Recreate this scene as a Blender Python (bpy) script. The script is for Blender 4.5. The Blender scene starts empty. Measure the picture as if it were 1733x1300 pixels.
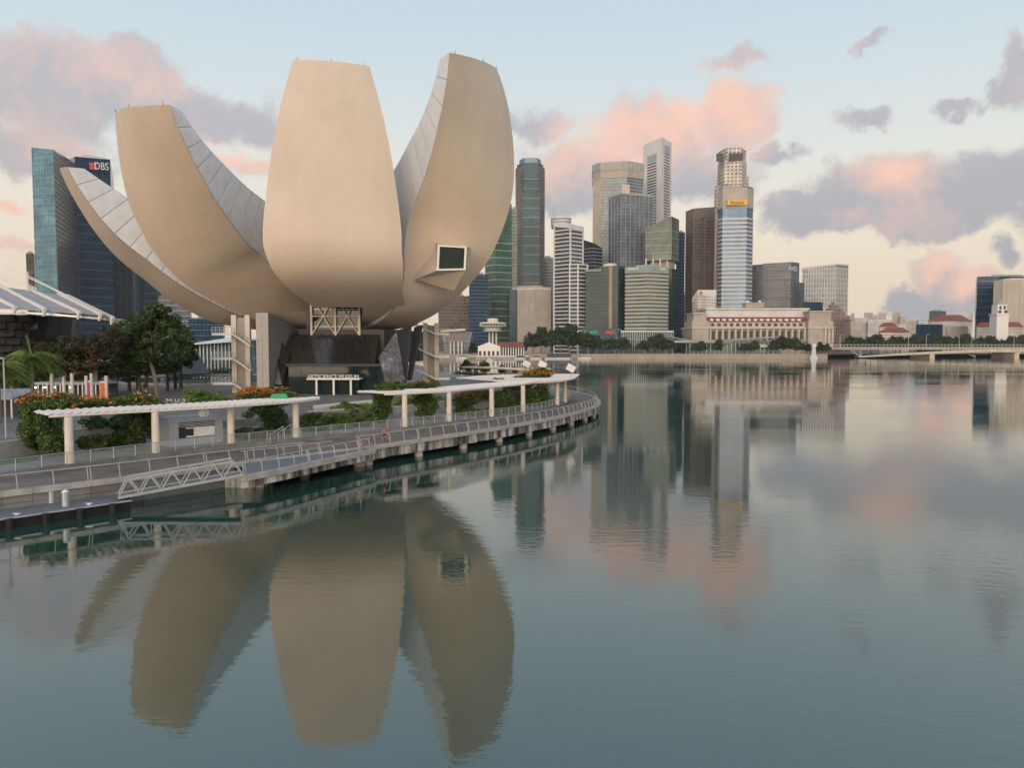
import bpy, bmesh, math, random
import numpy as np
from mathutils import Vector, Matrix
random.seed(7)
scene = bpy.context.scene
col = scene.collection
R = math.radians

# ------------------------------------------------------------------ camera
CAM_H = 12.5
PITCH = R(2.95)
FPX = 1300.0
cam_d = bpy.data.cameras.new('camera'); cam = bpy.data.objects.new('camera', cam_d); col.objects.link(cam)
cam.location = (0, 0, CAM_H); cam.rotation_euler = (R(90) - PITCH, 0, 0)
cam_d.sensor_fit = 'HORIZONTAL'; cam_d.sensor_width = 36.0; cam_d.lens = 36.0 * FPX / 1733.0
cam_d.clip_start = 0.5; cam_d.clip_end = 20000
scene.camera = cam
CT, ST = math.cos(PITCH), math.sin(PITCH)
def ray(px, py):                       # direction of a sight line, used to survey the place
    u, v = (px - 866.5) / FPX, (650.0 - py) / FPX
    return Vector((u, CT + v * ST, -ST + v * CT))
def at(px, py, Y):                     # point on that sight line at ground distance Y
    d = ray(px, py); return Vector((0, 0, CAM_H)) + d * (Y / d.y)
def gz(px, py, z):                     # point on that sight line at height z
    d = ray(px, py); return Vector((0, 0, CAM_H)) + d * ((z - CAM_H) / d.z)

# ------------------------------------------------------------------ world: dawn sky with clouds
world = bpy.data.worlds.new('World'); scene.world = world; world.use_nodes = True
wt = world.node_tree; wn = wt.nodes; wl = wt.links; wn.clear()
SUN_EL, SUN_AZ = R(4), R(180 + 10)     # azimuth clockwise from +Y: behind the camera
def mth(op, a, b=None, c=None, clamp=False):
    n = wn.new('ShaderNodeMath'); n.operation = op; n.use_clamp = clamp
    for i, x in enumerate((a, b, c)):
        if x is None: continue
        if isinstance(x, (int, float)): n.inputs[i].default_value = x
        else: wl.new(x, n.inputs[i])
    return n.outputs[0]
def vec(op, a, b=None):
    n = wn.new('ShaderNodeVectorMath'); n.operation = op
    for i, x in enumerate((a, b)):
        if x is None: continue
        if isinstance(x, (tuple, list)): n.inputs[i].default_value = x
        else: wl.new(x, n.inputs[i])
    return n.outputs['Value'] if op in ('LENGTH', 'DOT_PRODUCT') else n.outputs['Vector']
def wmix(f, a, b):
    n = wn.new('ShaderNodeMix'); n.data_type = 'RGBA'
    for s, x in ((n.inputs[0], f), (n.inputs[6], a), (n.inputs[7], b)):
        if isinstance(x, (int, float)): s.default_value = x
        elif isinstance(x, tuple): s.default_value = (*x, 1)
        else: wl.new(x, s)
    return n.outputs[2]
def wnoise(v, scale, detail, rough=0.55):
    n = wn.new('ShaderNodeTexNoise'); n.inputs['Scale'].default_value = scale
    n.inputs['Detail'].default_value = detail; n.inputs['Roughness'].default_value = rough
    wl.new(v, n.inputs['Vector']); return n.outputs['Fac']
def wstep(x, lo, hi):
    n = wn.new('ShaderNodeMapRange'); n.interpolation_type = 'SMOOTHSTEP'
    wl.new(x, n.inputs['Value']); n.inputs['From Min'].default_value = lo; n.inputs['From Max'].default_value = hi
    return n.outputs['Result']
tc = wn.new('ShaderNodeTexCoord'); D = tc.outputs['Generated']
sx = wn.new('ShaderNodeSeparateXYZ'); wl.new(D, sx.inputs[0])
az = mth('ARCTAN2', sx.outputs[0], sx.outputs[1]); el = mth('ARCSINE', sx.outputs[2])
ramp = wn.new('ShaderNodeValToRGB'); cr = ramp.color_ramp
stops = [(0.0, (.30, .28, .25)), (0.488, (.66, .60, .53)), (0.5, (.93, .78, .62)), (0.535, (1.0, .84, .64)), (0.575, (.98, .89, .74)), (0.615, (.87, .89, .85)),
         (0.655, (.74, .84, .88)), (0.71, (.62, .77, .90)), (0.80, (.46, .63, .80)), (1.0, (.31, .47, .66))]
while len(cr.elements) < len(stops): cr.elements.new(0.5)
for e, (p, c) in zip(cr.elements, stops): e.position = p; e.color = (*c, 1)
wl.new(mth('MULTIPLY_ADD', sx.outputs[2], 0.5, 0.5), ramp.inputs[0])
sky = wn.new('ShaderNodeTexSky'); sky.sky_type = 'NISHITA'; sky.sun_disc = False
sky.sun_elevation = SUN_EL; sky.sun_rotation = SUN_AZ; sky.air_density = 1.2; sky.dust_density = 1.0
nis = vec('SCALE', sky.outputs[0]); nis.node.inputs['Scale'].default_value = 0.10
base = wmix(0.12, ramp.outputs[0], nis)
AE = wn.new('ShaderNodeCombineXYZ'); wl.new(az, AE.inputs[0]); wl.new(el, AE.inputs[1])
def ae(px, py):
    d = ray(px, py).normalized(); return math.atan2(d.x, d.y), math.asin(d.z)
CLOUDS = [  # centre px,row ; half sizes px ; weight
 (1240,200,95,78,1.0),(1115,235,125,78,1.0),(990,290,120,70,1.0),(1165,290,130,52,.9),(955,330,80,42,.9),
 (1500,310,150,66,1.0),(1400,358,120,44,1.0),(1560,355,170,48,1.0),(1700,305,150,74,1.0),
 (110,150,185,84,.9),(215,128,90,60,1.0),(90,255,150,52,.8),(360,200,125,56,.8),(-120,200,160,90,1.0),
 (1583,452,42,38,1.0),(1625,500,130,44,1.0),(1530,500,75,30,.9),
 (1475,88,42,17,.62),(1450,202,48,19,.66),(1645,170,60,18,.66),(1728,125,34,56,.75),(1245,95,60,26,.55),(1325,258,50,24,.8),
 (905,198,80,36,.6),(1722,410,46,30,.7),(430,285,70,26,.7),(10,350,50,24,.65),(10,424,80,16,.6)]
PINK = [(1215,190,150,85,1.0),(1080,235,150,75,.95),(960,270,90,60,.65),(1490,280,105,42,.55),(190,115,130,50,.24),(90,235,140,44,.26),(1583,446,46,34,1.0),(1650,475,70,30,.75),(430,280,80,34,.9),(10,380,110,90,.9)]
wob = wn.new('ShaderNodeTexNoise'); wob.inputs['Scale'].default_value = 9.0; wob.inputs['Detail'].default_value = 5.0; wob.inputs['Roughness'].default_value = .62
wl.new(D, wob.inputs['Vector'])
def vma(a, m_, c_):
    n = wn.new('ShaderNodeVectorMath'); n.operation = 'MULTIPLY_ADD'; wl.new(a, n.inputs[0])
    for i, x in ((1, m_), (2, c_)):
        if isinstance(x, tuple): n.inputs[i].default_value = x
        else: wl.new(x, n.inputs[i])
    return n.outputs['Vector']
P = vma(wob.outputs['Color'], (.13, .12, 0), vec('ADD', AE.outputs[0], (-.065, -.06, 0)))
def field(blobs, src, k):
    out = None
    for (px, py, a, b, w) in blobs:
        c0 = ae(px, py); ax = abs(ae(px + a, py)[0] - c0[0]); bx = abs(ae(px, py - b)[1] - c0[1])
        d = mth('MULTIPLY_ADD', vec('LENGTH', vma(src, (1 / ax, 1 / bx, 0), (-c0[0] / ax, -c0[1] / bx, 0))), -w, k * w)
        out = d if out is None else mth('MAXIMUM', out, d)
    return out
dens = field(CLOUDS, P, 1.25)
pinkw = mth('MULTIPLY', field(PINK, P, 1.35), 1.15, clamp=True)
n1 = wnoise(D, 14.0, 8, .69)
nshift = wnoise(vec('ADD', D, (0.006, 0.004, 0.014)), 13.0, 5, .66)
relief = mth('SUBTRACT', n1, nshift)
# clouds that drift round the rest of the sky
scl = vec('MULTIPLY', D, (1, 1, 2.6))
gen = mth('SUBTRACT', wnoise(scl, 2.3, 4), 0.55)
gen = mth('MULTIPLY', gen, 6.0)
away = wstep(mth('ABSOLUTE', az), 0.66, 0.95)
high = wstep(el, 0.50, 0.66)
gen = mth('SUBTRACT', gen, mth('MULTIPLY', mth('SUBTRACT', 1.0, mth('MAXIMUM', away, high)), 4.0))
allden = mth('MAXIMUM', mth('ADD', dens, mth('MULTIPLY', mth('SUBTRACT', n1, .5), 1.25)), mth('ADD', gen, mth('MULTIPLY', mth('SUBTRACT', n1, .5), .8)))
alpha = mth('MULTIPLY', wstep(allden, 0.04, 0.50), 0.9)
alpha = mth('MULTIPLY', alpha, wstep(sx.outputs[2], 0.0, 0.03))
lit = mth('MULTIPLY_ADD', relief, 1.5, mth('MULTIPLY_ADD', pinkw, .95, -0.02), clamp=True)
grey = wmix(wstep(el, 0.05, 0.40), (.40, .41, .46), (.54, .52, .57))
ccol = wmix(lit, grey, (1.0, .62, .49))
rim = mth('MULTIPLY', mth('SUBTRACT', 1.0, wstep(allden, 0.1, 0.8)), mth('MULTIPLY_ADD', pinkw, .45, .03))
ccol = wmix(rim, ccol, (1.0, .83, .72))
skyc = wmix(alpha, base, ccol)
bg = wn.new('ShaderNodeBackground'); wl.new(skyc, bg.inputs[0]); bg.inputs[1].default_value = 1.0
wo = wn.new('ShaderNodeOutputWorld'); wl.new(bg.outputs[0], wo.inputs[0])
world.cycles.sampling_method = 'MANUAL'; world.cycles.sample_map_resolution = 512

# ------------------------------------------------------------------ sun, exposure
sd = bpy.data.lights.new('sun', 'SUN'); so = bpy.data.objects.new('sun', sd); col.objects.link(so)
sd.energy = 3.7; sd.angle = R(60); sd.color = (1.0, .80, .60)
sdir = Vector((math.sin(SUN_AZ) * math.cos(SUN_EL), math.cos(SUN_AZ) * math.cos(SUN_EL), math.sin(SUN_EL)))
so.rotation_euler = sdir.to_track_quat('Z', 'Y').to_euler()
vs = scene.view_settings; vs.view_transform = 'Standard'; vs.look = 'None'; vs.exposure = 0.0; vs.gamma = 1.0; vs.use_curve_mapping = False
cy = scene.cycles; cy.max_bounces = 6; cy.diffuse_bounces = 2; cy.glossy_bounces = 4; cy.transmission_bounces = 4; cy.transparent_max_bounces = 8
cy.use_adaptive_sampling = True; cy.adaptive_threshold = .03
cy.caustics_reflective = True; cy.caustics_refractive = False; cy.sample_clamp_indirect = 4.0

# ------------------------------------------------------------------ helpers
class MB:
    """collects faces and links them as one mesh object"""
    def __init__(s): s.v = []; s.f = []; s.uv = {}; s.mi = {}
    def face(s, pts, uv=None, mi=0):
        b = len(s.v); s.v += [tuple(p) for p in pts]
        if uv: s.uv[len(s.f)] = uv
        if mi: s.mi[len(s.f)] = mi
        s.f.append(tuple(range(b, b + len(pts)))); return s
    def box(s, x0, x1, y0, y1, z0, z1, mi=0): return s.prism([(x0, y0), (x1, y0), (x1, y1), (x0, y1)], z0, z1, mi=mi)
    def obox(s, c, ang, hx, hy, z0, z1, mi=0):
        ca, sa = math.cos(ang), math.sin(ang)
        return s.prism([(c[0] + ca * a - sa * b, c[1] + sa * a + ca * b) for a, b in ((-hx, -hy), (hx, -hy), (hx, hy), (-hx, hy))], z0, z1, mi=mi)
    def prism(s, poly, z0, z1, top=None, mi=0, cap=True):
        t = top or poly; n = len(poly); per = 0.0
        zt = z1 if isinstance(z1, (list, tuple)) else [z1] * n
        zb = z0 if isinstance(z0, (list, tuple)) else [z0] * n
        for i in range(n):
            j = (i + 1) % n; L = math.hypot(poly[j][0] - poly[i][0], poly[j][1] - poly[i][1])
            s.face([(*poly[i], zb[i]), (*poly[j], zb[j]), (*t[j], zt[j]), (*t[i], zt[i])],
                   [(per, zb[i]), (per + L, zb[j]), (per + L, zt[j]), (per, zt[i])], mi)
            per += L
        if cap:
            s.face([(*t[i], zt[i]) for i in range(n)], [(0.01, 0.01)] * n, mi)
            s.face([(*poly[i], zb[i]) for i in range(n - 1, -1, -1)], [(0.01, 0.01)] * n, mi)
        return s
    def tube(s, p0, p1, r, n=6, r1=None, mi=0):
        p0, p1 = Vector(p0), Vector(p1); r1 = r if r1 is None else r1
        d = (p1 - p0).normalized(); a = d.orthogonal().normalized(); b = d.cross(a)
        c0 = [p0 + (a * math.cos(k * 2 * math.pi / n) + b * math.sin(k * 2 * math.pi / n)) * r for k in range(n)]
        c1 = [p1 + (a * math.cos(k * 2 * math.pi / n) + b * math.sin(k * 2 * math.pi / n)) * r1 for k in range(n)]
        for k in range(n): s.face([c0[k], c0[(k + 1) % n], c1[(k + 1) % n], c1[k]], None, mi)
        s.face(c0[::-1], None, mi); s.face(c1, None, mi); return s
    def path(s, pts, r, n=6, mi=0):
        for a, b in zip(pts, pts[1:]): s.tube(a, b, r, n, mi=mi)
        return s
    def bar(s, p0, p1, w, h, mi=0):     # rectangular bar between two points
        p0, p1 = Vector(p0), Vector(p1); d = (p1 - p0).normalized()
        a = Vector((0, 0, 1)).cross(d)
        a = a.normalized() if a.length > 1e-4 else Vector((1, 0, 0))
        b = d.cross(a).normalized(); a = a * (w / 2); b = b * (h / 2)
        q0 = [p0 - a - b, p0 + a - b, p0 + a + b, p0 - a + b]; q1 = [p1 - a - b, p1 + a - b, p1 + a + b, p1 - a + b]
        for k in range(4): s.face([q0[k], q0[(k + 1) % 4], q1[(k + 1) % 4], q1[k]], None, mi)
        s.face(q0[::-1], None, mi); s.face(q1, None, mi); return s
    def lathe(s, c, prof, n=16, a0=0, a1=2 * math.pi, mi=0):
        full = abs(a1 - a0 - 2 * math.pi) < 1e-6
        ang = [a0 + (a1 - a0) * k / n for k in range(n + 1)]
        for (r0, z0), (r1, z1) in zip(prof, prof[1:]):
            for k in range(n):
                A, B = ang[k], ang[k + 1]
                q = [(c[0] + r0 * math.cos(A), c[1] + r0 * math.sin(A), c[2] + z0), (c[0] + r0 * math.cos(B), c[1] + r0 * math.sin(B), c[2] + z0),
                     (c[0] + r1 * math.cos(B), c[1] + r1 * math.sin(B), c[2] + z1), (c[0] + r1 * math.cos(A), c[1] + r1 * math.sin(A), c[2] + z1)]
                u = max(r0, r1)
                s.face(q, [(A * u, z0), (B * u, z0), (B * u, z1), (A * u, z1)], mi)
        return s
    def build(s, name, mats, parent=None, smooth=False, weld=False, local=False):
        o0 = Vector((0, 0, 0)) if local else origin(parent)
        me = bpy.data.meshes.new(name)
        me.from_pydata([(x - o0.x, y - o0.y, z - o0.z) for x, y, z in s.v], [], s.f)
        if s.uv:
            ul = me.uv_layers.new(name='UVMap').data; k = 0
            for i, fc in enumerate(s.f):
                u = s.uv.get(i)
                for m in range(len(fc)):
                    if u: ul[k].uv = u[m]
                    k += 1
        for m in (mats if isinstance(mats, (list, tuple)) else [mats]): me.materials.append(m)
        if s.mi:
            for i, m in s.mi.items(): me.polygons[i].material_index = m
        if weld or smooth:
            bm = bmesh.new(); bm.from_mesh(me); bmesh.ops.remove_doubles(bm, verts=bm.verts, dist=1e-4)
            bmesh.ops.recalc_face_normals(bm, faces=bm.faces); bm.to_mesh(me); bm.free()
        if smooth:
            for p in me.polygons: p.use_smooth = True
        me.update()
        o = bpy.data.objects.new(name, me); col.objects.link(o)
        if parent: o.parent = parent
        return o
def origin(p):
    if p is None: return Vector((0, 0, 0))
    while p.parent: p = p.parent
    return p.location.copy() if p.get('rooted') else Vector((0, 0, 0))
def tag(o, label=None, cat=None, group=None, kind=None):
    if label: o['label'] = label
    if cat: o['category'] = cat
    if group: o['group'] = group
    if kind: o['kind'] = kind
    return o
def thing(name, label, cat, loc=(0, 0, 0), group=None):
    o = bpy.data.objects.new(name, None); o.empty_display_size = .3; col.objects.link(o)
    o.location = loc; o['rooted'] = 1
    return tag(o, label, cat, group)
def inst(me, name, parent, loc=(0, 0, 0), rz=0.0, scale=None):
    o = bpy.data.objects.new(name, me); col.objects.link(o); o.parent = parent
    o.location = loc; o.rotation_euler = (0, 0, rz)
    if scale: o.scale = scale
    return o
def copy_tree(o, parent=None):
    c = o.copy(); col.objects.link(c); c.parent = parent
    for ch in list(o.children): copy_tree(ch, c)
    return c
ORD = ['first', 'second', 'third', 'fourth', 'fifth', 'sixth', 'seventh', 'eighth', 'ninth', 'tenth', 'eleventh', 'twelfth', 'thirteenth', 'fourteenth',
       'fifteenth', 'sixteenth', 'seventeenth', 'eighteenth', 'nineteenth', 'twentieth', 'twenty-first', 'twenty-second', 'twenty-third', 'twenty-fourth', 'twenty-fifth',
       'twenty-sixth', 'twenty-seventh', 'twenty-eighth', 'twenty-ninth', 'thirtieth']
def resample(pts, n):
    p = np.array(pts, float); d = np.r_[0, np.cumsum(np.hypot(*(p[1:] - p[:-1]).T[:2]))]
    # smooth (Catmull-like) by cubic through linear resample then averaging
    t = np.linspace(0, d[-1], n); q = np.stack([np.interp(t, d, p[:, k]) for k in range(p.shape[1])], 1)
    for _ in range(3): q[1:-1] = .25 * q[:-2] + .5 * q[1:-1] + .25 * q[2:]
    return q
def offset(poly, d):
    n = len(poly); out = []
    for i in range(n):
        p0, p1, p2 = (Vector(poly[k % n]).to_2d() for k in (i - 1, i, i + 1))
        e0 = (p1 - p0).normalized(); e1 = (p2 - p1).normalized()
        n0 = Vector((e0.y, -e0.x)); n1_ = Vector((e1.y, -e1.x)); m = n0 + n1_
        m = m / max(0.25, m.dot(n0)) if m.length > 1e-5 else n0
        out.append((p1.x + m.x * d, p1.y + m.y * d))
    return out

# ------------------------------------------------------------------ materials
def newmat(name):
    m = bpy.data.materials.new(name); m.use_nodes = True; return m, m.node_tree.nodes, m.node_tree.links, m.node_tree.nodes['Principled BSDF']
def setp(b, rough=.6, metal=0.0, spec=.5):
    b.inputs['Roughness'].default_value = rough; b.inputs['Metallic'].default_value = metal; b.inputs['Specular IOR Level'].default_value = spec
def mat(name, c, rough=.6, metal=0.0, var=.12, scale=1.5, spec=.4, bump=0.0, stretch=(1, 1, 1)):
    m, n, l, b = newmat(name); setp(b, rough, metal, spec)
    t = n.new('ShaderNodeTexCoord'); mp = n.new('ShaderNodeMapping'); mp.inputs['Scale'].default_value = stretch; l.new(t.outputs['Object'], mp.inputs[0])
    nz = n.new('ShaderNodeTexNoise'); nz.inputs['Scale'].default_value = scale; nz.inputs['Detail'].default_value = 5; l.new(mp.outputs[0], nz.inputs['Vector'])
    r = n.new('ShaderNodeValToRGB'); l.new(nz.outputs['Fac'], r.inputs[0])
    r.color_ramp.elements[0].position = .3; r.color_ramp.elements[1].position = .72
    r.color_ramp.elements[0].color = (*[x * (1 - var) for x in c], 1); r.color_ramp.elements[1].color = (*[min(1, x * (1 + var)) for x in c], 1)
    l.new(r.outputs[0], b.inputs['Base Color'])
    if bump:
        bp = n.new('ShaderNodeBump'); bp.inputs['Strength'].default_value = bump; bp.inputs['Distance'].default_value = .05
        l.new(nz.outputs['Fac'], bp.inputs['Height']); l.new(bp.outputs[0], b.inputs['Normal'])
    return m
def facade(name, g1, g2, frame, bay=1.6, floor=3.8, mort=.12, rough=.12, metal=.25, spec=.6):
    """curtain wall: panes of slightly different tint between frames, laid out in metres on the wall"""
    m, n, l, b = newmat(name); setp(b, rough, metal, spec)
    u = n.new('ShaderNodeUVMap'); u.uv_map = 'UVMap'
    k = n.new('ShaderNodeTexBrick'); k.offset = 0.0; k.squash = 1.0; l.new(u.outputs[0], k.inputs['Vector'])
    k.inputs['Color1'].default_value = (*g1, 1); k.inputs['Color2'].default_value = (*g2, 1); k.inputs['Mortar'].default_value = (*frame, 1)
    k.inputs['Scale'].default_value = 1.0; k.inputs['Mortar Size'].default_value = mort; k.inputs['Mortar Smooth'].default_value = .1
    k.inputs['Brick Width'].default_value = bay; k.inputs['Row Height'].default_value = floor; k.inputs['Bias'].default_value = -.1
    nz = n.new('ShaderNodeTexNoise'); nz.inputs['Scale'].default_value = .05; nz.inputs['Detail'].default_value = 3; l.new(u.outputs[0], nz.inputs['Vector'])  # broad noise: uneven reflections painted into the wall colour
    mx = n.new('ShaderNodeMix'); mx.data_type = 'RGBA'; mx.blend_type = 'MULTIPLY'; mx.inputs[0].default_value = 1.0
    rr = n.new('ShaderNodeMapRange'); l.new(nz.outputs['Fac'], rr.inputs[0]); rr.inputs[1].default_value = .3; rr.inputs[2].default_value = .7; rr.inputs[3].default_value = .65; rr.inputs[4].default_value = 1.3
    l.new(k.outputs['Color'], mx.inputs[6]); l.new(rr.outputs[0], mx.inputs[7]); l.new(mx.outputs[2], b.inputs['Base Color'])
    ro = n.new('ShaderNodeMapRange'); l.new(k.outputs['Fac'], ro.inputs[0]); ro.inputs[3].default_value = rough; ro.inputs[4].default_value = .6; l.new(ro.outputs[0], b.inputs['Roughness'])
    bp = n.new('ShaderNodeBump'); bp.inputs['Strength'].default_value = .35; bp.inputs['Distance'].default_value = .08; bp.invert = True
    l.new(k.outputs['Fac'], bp.inputs['Height']); l.new(bp.outputs[0], b.inputs['Normal'])
    return m
def leafmat(name, c1, c2, c3=None, scale=.5):
    m, n, l, b = newmat(name); n.remove(b)
    g = n.new('ShaderNodeNewGeometry')
    nz = n.new('ShaderNodeTexNoise'); nz.inputs['Scale'].default_value = scale; nz.inputs['Detail'].default_value = 4; l.new(g.outputs['Position'], nz.inputs['Vector'])
    ad = n.new('ShaderNodeMath'); ad.operation = 'MULTIPLY_ADD'; l.new(g.outputs['Random Per Island'], ad.inputs[0]); ad.inputs[1].default_value = .45; l.new(nz.outputs['Fac'], ad.inputs[2])
    r = n.new('ShaderNodeValToRGB'); l.new(ad.outputs[0], r.inputs[0])
    r.color_ramp.elements[0].position = .45; r.color_ramp.elements[0].color = (*c1, 1); r.color_ramp.elements[1].position = .82; r.color_ramp.elements[1].color = (*c2, 1)
    if c3: e = r.color_ramp.elements.new(.95); e.color = (*c3, 1)
    d = n.new('ShaderNodeBsdfDiffuse'); t = n.new('ShaderNodeBsdfTranslucent'); gl = n.new('ShaderNodeBsdfGlossy'); gl.inputs['Roughness'].default_value = .5
    mx = n.new('ShaderNodeMixShader'); mx.inputs[0].default_value = .3; m2 = n.new('ShaderNodeMixShader'); m2.inputs[0].default_value = .04
    l.new(r.outputs[0], d.inputs[0]); l.new(r.outputs[0], t.inputs[0]); l.new(d.outputs[0], mx.inputs[1]); l.new(t.outputs[0], mx.inputs[2])
    l.new(mx.outputs[0], m2.inputs[1]); l.new(gl.outputs[0], m2.inputs[2]); l.new(m2.outputs[0], n['Material Output'].inputs[0])
    return m
M = {}
M['white'] = mat('white_paint', (.78, .73, .68), .5, var=.06)
M['cream'] = mat('cream_paint', (.66, .58, .49), .6, var=.08)
M['conc'] = mat('concrete', (.40, .37, .34), .8, var=.22, scale=.8)
M['conc_d'] = mat('dark_concrete', (.20, .19, .18), .85, var=.3, scale=.6)
M['steel'] = mat('galvanised_steel', (.50, .52, .54), .4, .5, var=.1)
M['rail'] = mat('rail_steel', (.40, .40, .39), .5, .2, var=.06)
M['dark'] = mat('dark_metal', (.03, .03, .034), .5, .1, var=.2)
M['black'] = mat('black_fender', (.012, .012, .013), .7, var=.3)
M['asph'] = mat('grey_roof_paint', (.30, .31, .33), .6, var=.1)
M['red'] = mat('red_plastic', (.62, .05, .03), .5)
M['orange'] = mat('orange_banner', (.72, .16, .03), .6)
M['magenta'] = mat('magenta_banner', (.5, .03, .16), .6)
M['wood'] = mat('weathered_timber', (.21, .165, .145), .75, var=.2, scale=3)
M['trunk'] = mat('tree_bark', (.22, .18, .14), .9, var=.3, scale=4, bump=.4)
M['yellow'] = mat('yellow_sign', (.75, .42, .05), .5, var=.04)
M['greensign'] = mat('green_tarp', (.03, .32, .12), .6)
M['red_roof'] = mat('red_roof_tile', (.25, .07, .05), .7, var=.25, scale=3)

# stained concrete of the deck edge
m, n, l, b = newmat('stained_concrete'); setp(b, .85, 0, .3); M['stain'] = m
t = n.new('ShaderNodeTexCoord'); mp = n.new('ShaderNodeMapping'); mp.inputs['Scale'].default_value = (.55, .55, .09); g = n.new('ShaderNodeNewGeometry'); l.new(g.outputs['Position'], mp.inputs[0])
nz = n.new('ShaderNodeTexNoise'); nz.inputs['Scale'].default_value = 1.3; nz.inputs['Detail'].default_value = 6; nz.inputs['Roughness'].default_value = .65; l.new(mp.outputs[0], nz.inputs[0])
r = n.new('ShaderNodeValToRGB'); l.new(nz.outputs['Fac'], r.inputs[0]); r.color_ramp.elements[0].position = .38; r.color_ramp.elements[0].color = (.025, .022, .02, 1)
r.color_ramp.elements[1].position = .62; r.color_ramp.elements[1].color = (.58, .55, .51, 1); e = r.color_ramp.elements.new(.48); e.color = (.16, .145, .13, 1); l.new(r.outputs[0], b.inputs['Base Color'])

# paving with joints
def paving(name, c, bx, by, mort=.02, var=.15):
    m, n, l, b = newmat(name); setp(b, .7, 0, .35)
    g = n.new('ShaderNodeNewGeometry'); k = n.new('ShaderNodeTexBrick'); k.offset = .5; l.new(g.outputs['Position'], k.inputs['Vector'])
    k.inputs['Color1'].default_value = (*[x * (1 - var) for x in c], 1); k.inputs['Color2'].default_value = (*[x * (1 + var) for x in c], 1); k.inputs['Mortar'].default_value = (*[x * .45 for x in c], 1)
    k.inputs['Scale'].default_value = 1; k.inputs['Mortar Size'].default_value = mort; k.inputs['Brick Width'].default_value = bx; k.inputs['Row Height'].default_value = by
    nz = n.new('ShaderNodeTexNoise'); nz.inputs['Scale'].default_value = .25; nz.inputs['Detail'].default_value = 6; l.new(g.outputs['Position'], nz.inputs[0])
    mx = n.new('ShaderNodeMix'); mx.data_type = 'RGBA'; mx.blend_type = 'MULTIPLY'; mx.inputs[0].default_value = 1
    rr = n.new('ShaderNodeMapRange'); l.new(nz.outputs['Fac'], rr.inputs[0]); rr.inputs[1].default_value = .3; rr.inputs[2].default_value = .7; rr.inputs[3].default_value = .7; rr.inputs[4].default_value = 1.25
    l.new(k.outputs['Color'], mx.inputs[6]); l.new(rr.outputs[0], mx.inputs[7]); l.new(mx.outputs[2], b.inputs['Base Color']); return m
M['pave'] = paving('granite_paving', (.235, .22, .205), 1.2, .6)
M['plaza'] = paving('plaza_paving', (.19, .18, .172), 2.4, 1.2, .03)
M['deckwood'] = paving('boardwalk_planks', (.20, .155, .135), 3.0, .16, .012, .2)
M['grass'] = mat('grass', (.055, .12, .025), .9, var=.35, scale=6, bump=.5)
M['ground'] = mat('far_ground', (.16, .16, .15), .9, var=.2, scale=.05)

# water: turbid green bay, calm with patches of small ripples
m, n, l, b = newmat('bay_water'); setp(b, .03, 0, .5); b.inputs['IOR'].default_value = 2.15; M['water'] = m
b.inputs['Base Color'].default_value = (.022, .060, .044, 1)
g = n.new('ShaderNodeNewGeometry')
def wv_(scale3, sc, det, rot=0.0):
    mp = n.new('ShaderNodeMapping'); mp.inputs['Scale'].default_value = scale3; mp.inputs['Rotation'].default_value = (0, 0, rot); l.new(g.outputs['Position'], mp.inputs[0])
    z = n.new('ShaderNodeTexNoise'); z.inputs['Scale'].default_value = sc; z.inputs['Detail'].default_value = det; z.inputs['Roughness'].default_value = .5; l.new(mp.outputs[0], z.inputs[0]); return z.outputs['Fac']
a1 = wv_((.55, 1.0, 1), 1.9, 3, R(-14)); a3 = wv_((.7, 1.0, 1), 7.0, 2, R(-20)); a2 = wv_((.6, 1.2, 1), .5, 2, R(12)); pa = wv_((.35, 1, 1), .035, 4, R(8))
pr = n.new('ShaderNodeMapRange'); l.new(pa, pr.inputs[0]); pr.inputs[1].default_value = .42; pr.inputs[2].default_value = .62; pr.inputs[3].default_value = .18; pr.inputs[4].default_value = 1.0
a13 = n.new('ShaderNodeMath'); a13.operation = 'MULTIPLY_ADD'; l.new(a3, a13.inputs[0]); a13.inputs[1].default_value = .22; l.new(a1, a13.inputs[2])
mu = n.new('ShaderNodeMath'); mu.operation = 'MULTIPLY'; l.new(a13.outputs[0], mu.inputs[0]); l.new(pr.outputs[0], mu.inputs[1])
ad = n.new('ShaderNodeMath'); ad.operation = 'MULTIPLY_ADD'; l.new(a2, ad.inputs[0]); ad.inputs[1].default_value = .3; l.new(mu.outputs[0], ad.inputs[2])
bp = n.new('ShaderNodeBump'); bp.inputs['Strength'].default_value = 1.0; bp.inputs['Distance'].default_value = .0135; l.new(ad.outputs[0], bp.inputs['Height']); l.new(bp.outputs[0], b.inputs['Normal'])

# ------------------------------------------------------------------ setting: water, land
o = MB().face([(-9000, -2000, 0), (9000, -2000, 0), (9000, 9000, 0), (-9000, 9000, 0)]).build('water', M['water']); tag(o, kind='structure')

ZD, ZP, ZL = 2.0, 2.5, 3.4             # boardwalk, promenade, plaza heights
EDGE_PX = [(-110, 848), (-40, 838), (0, 833), (84, 824), (175, 813), (300, 797), (414, 782), (501, 772), (560, 764), (622, 757), (680, 748), (740, 739), (804, 730), (887, 716),
           (940, 706), (970, 699), (995, 692), (1010, 687), (1016, 682), (1014, 676), (1003, 670), (985, 665), (960, 660), (925, 654), (880, 648), (830, 643), (780, 640)]
STEP_PX = [(-110, 818), (-40, 806), (0, 801), (118, 786), (264, 768), (391, 752), (501, 742), (590, 732), (685, 723), (760, 714), (832, 706), (885, 698), (928, 689), (955, 680), (967, 673), (962, 667), (945, 661), (915, 655), (870, 649), (820, 645)]
def smooth_line(px, z, n):
    p = [gz(a, b_, z) for a, b_ in px]; q = resample([(v.x, v.y) for v in p], n)
    return [(float(a), float(b_)) for a, b_ in q]
EDGE = smooth_line(EDGE_PX, ZD, 110)
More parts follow.
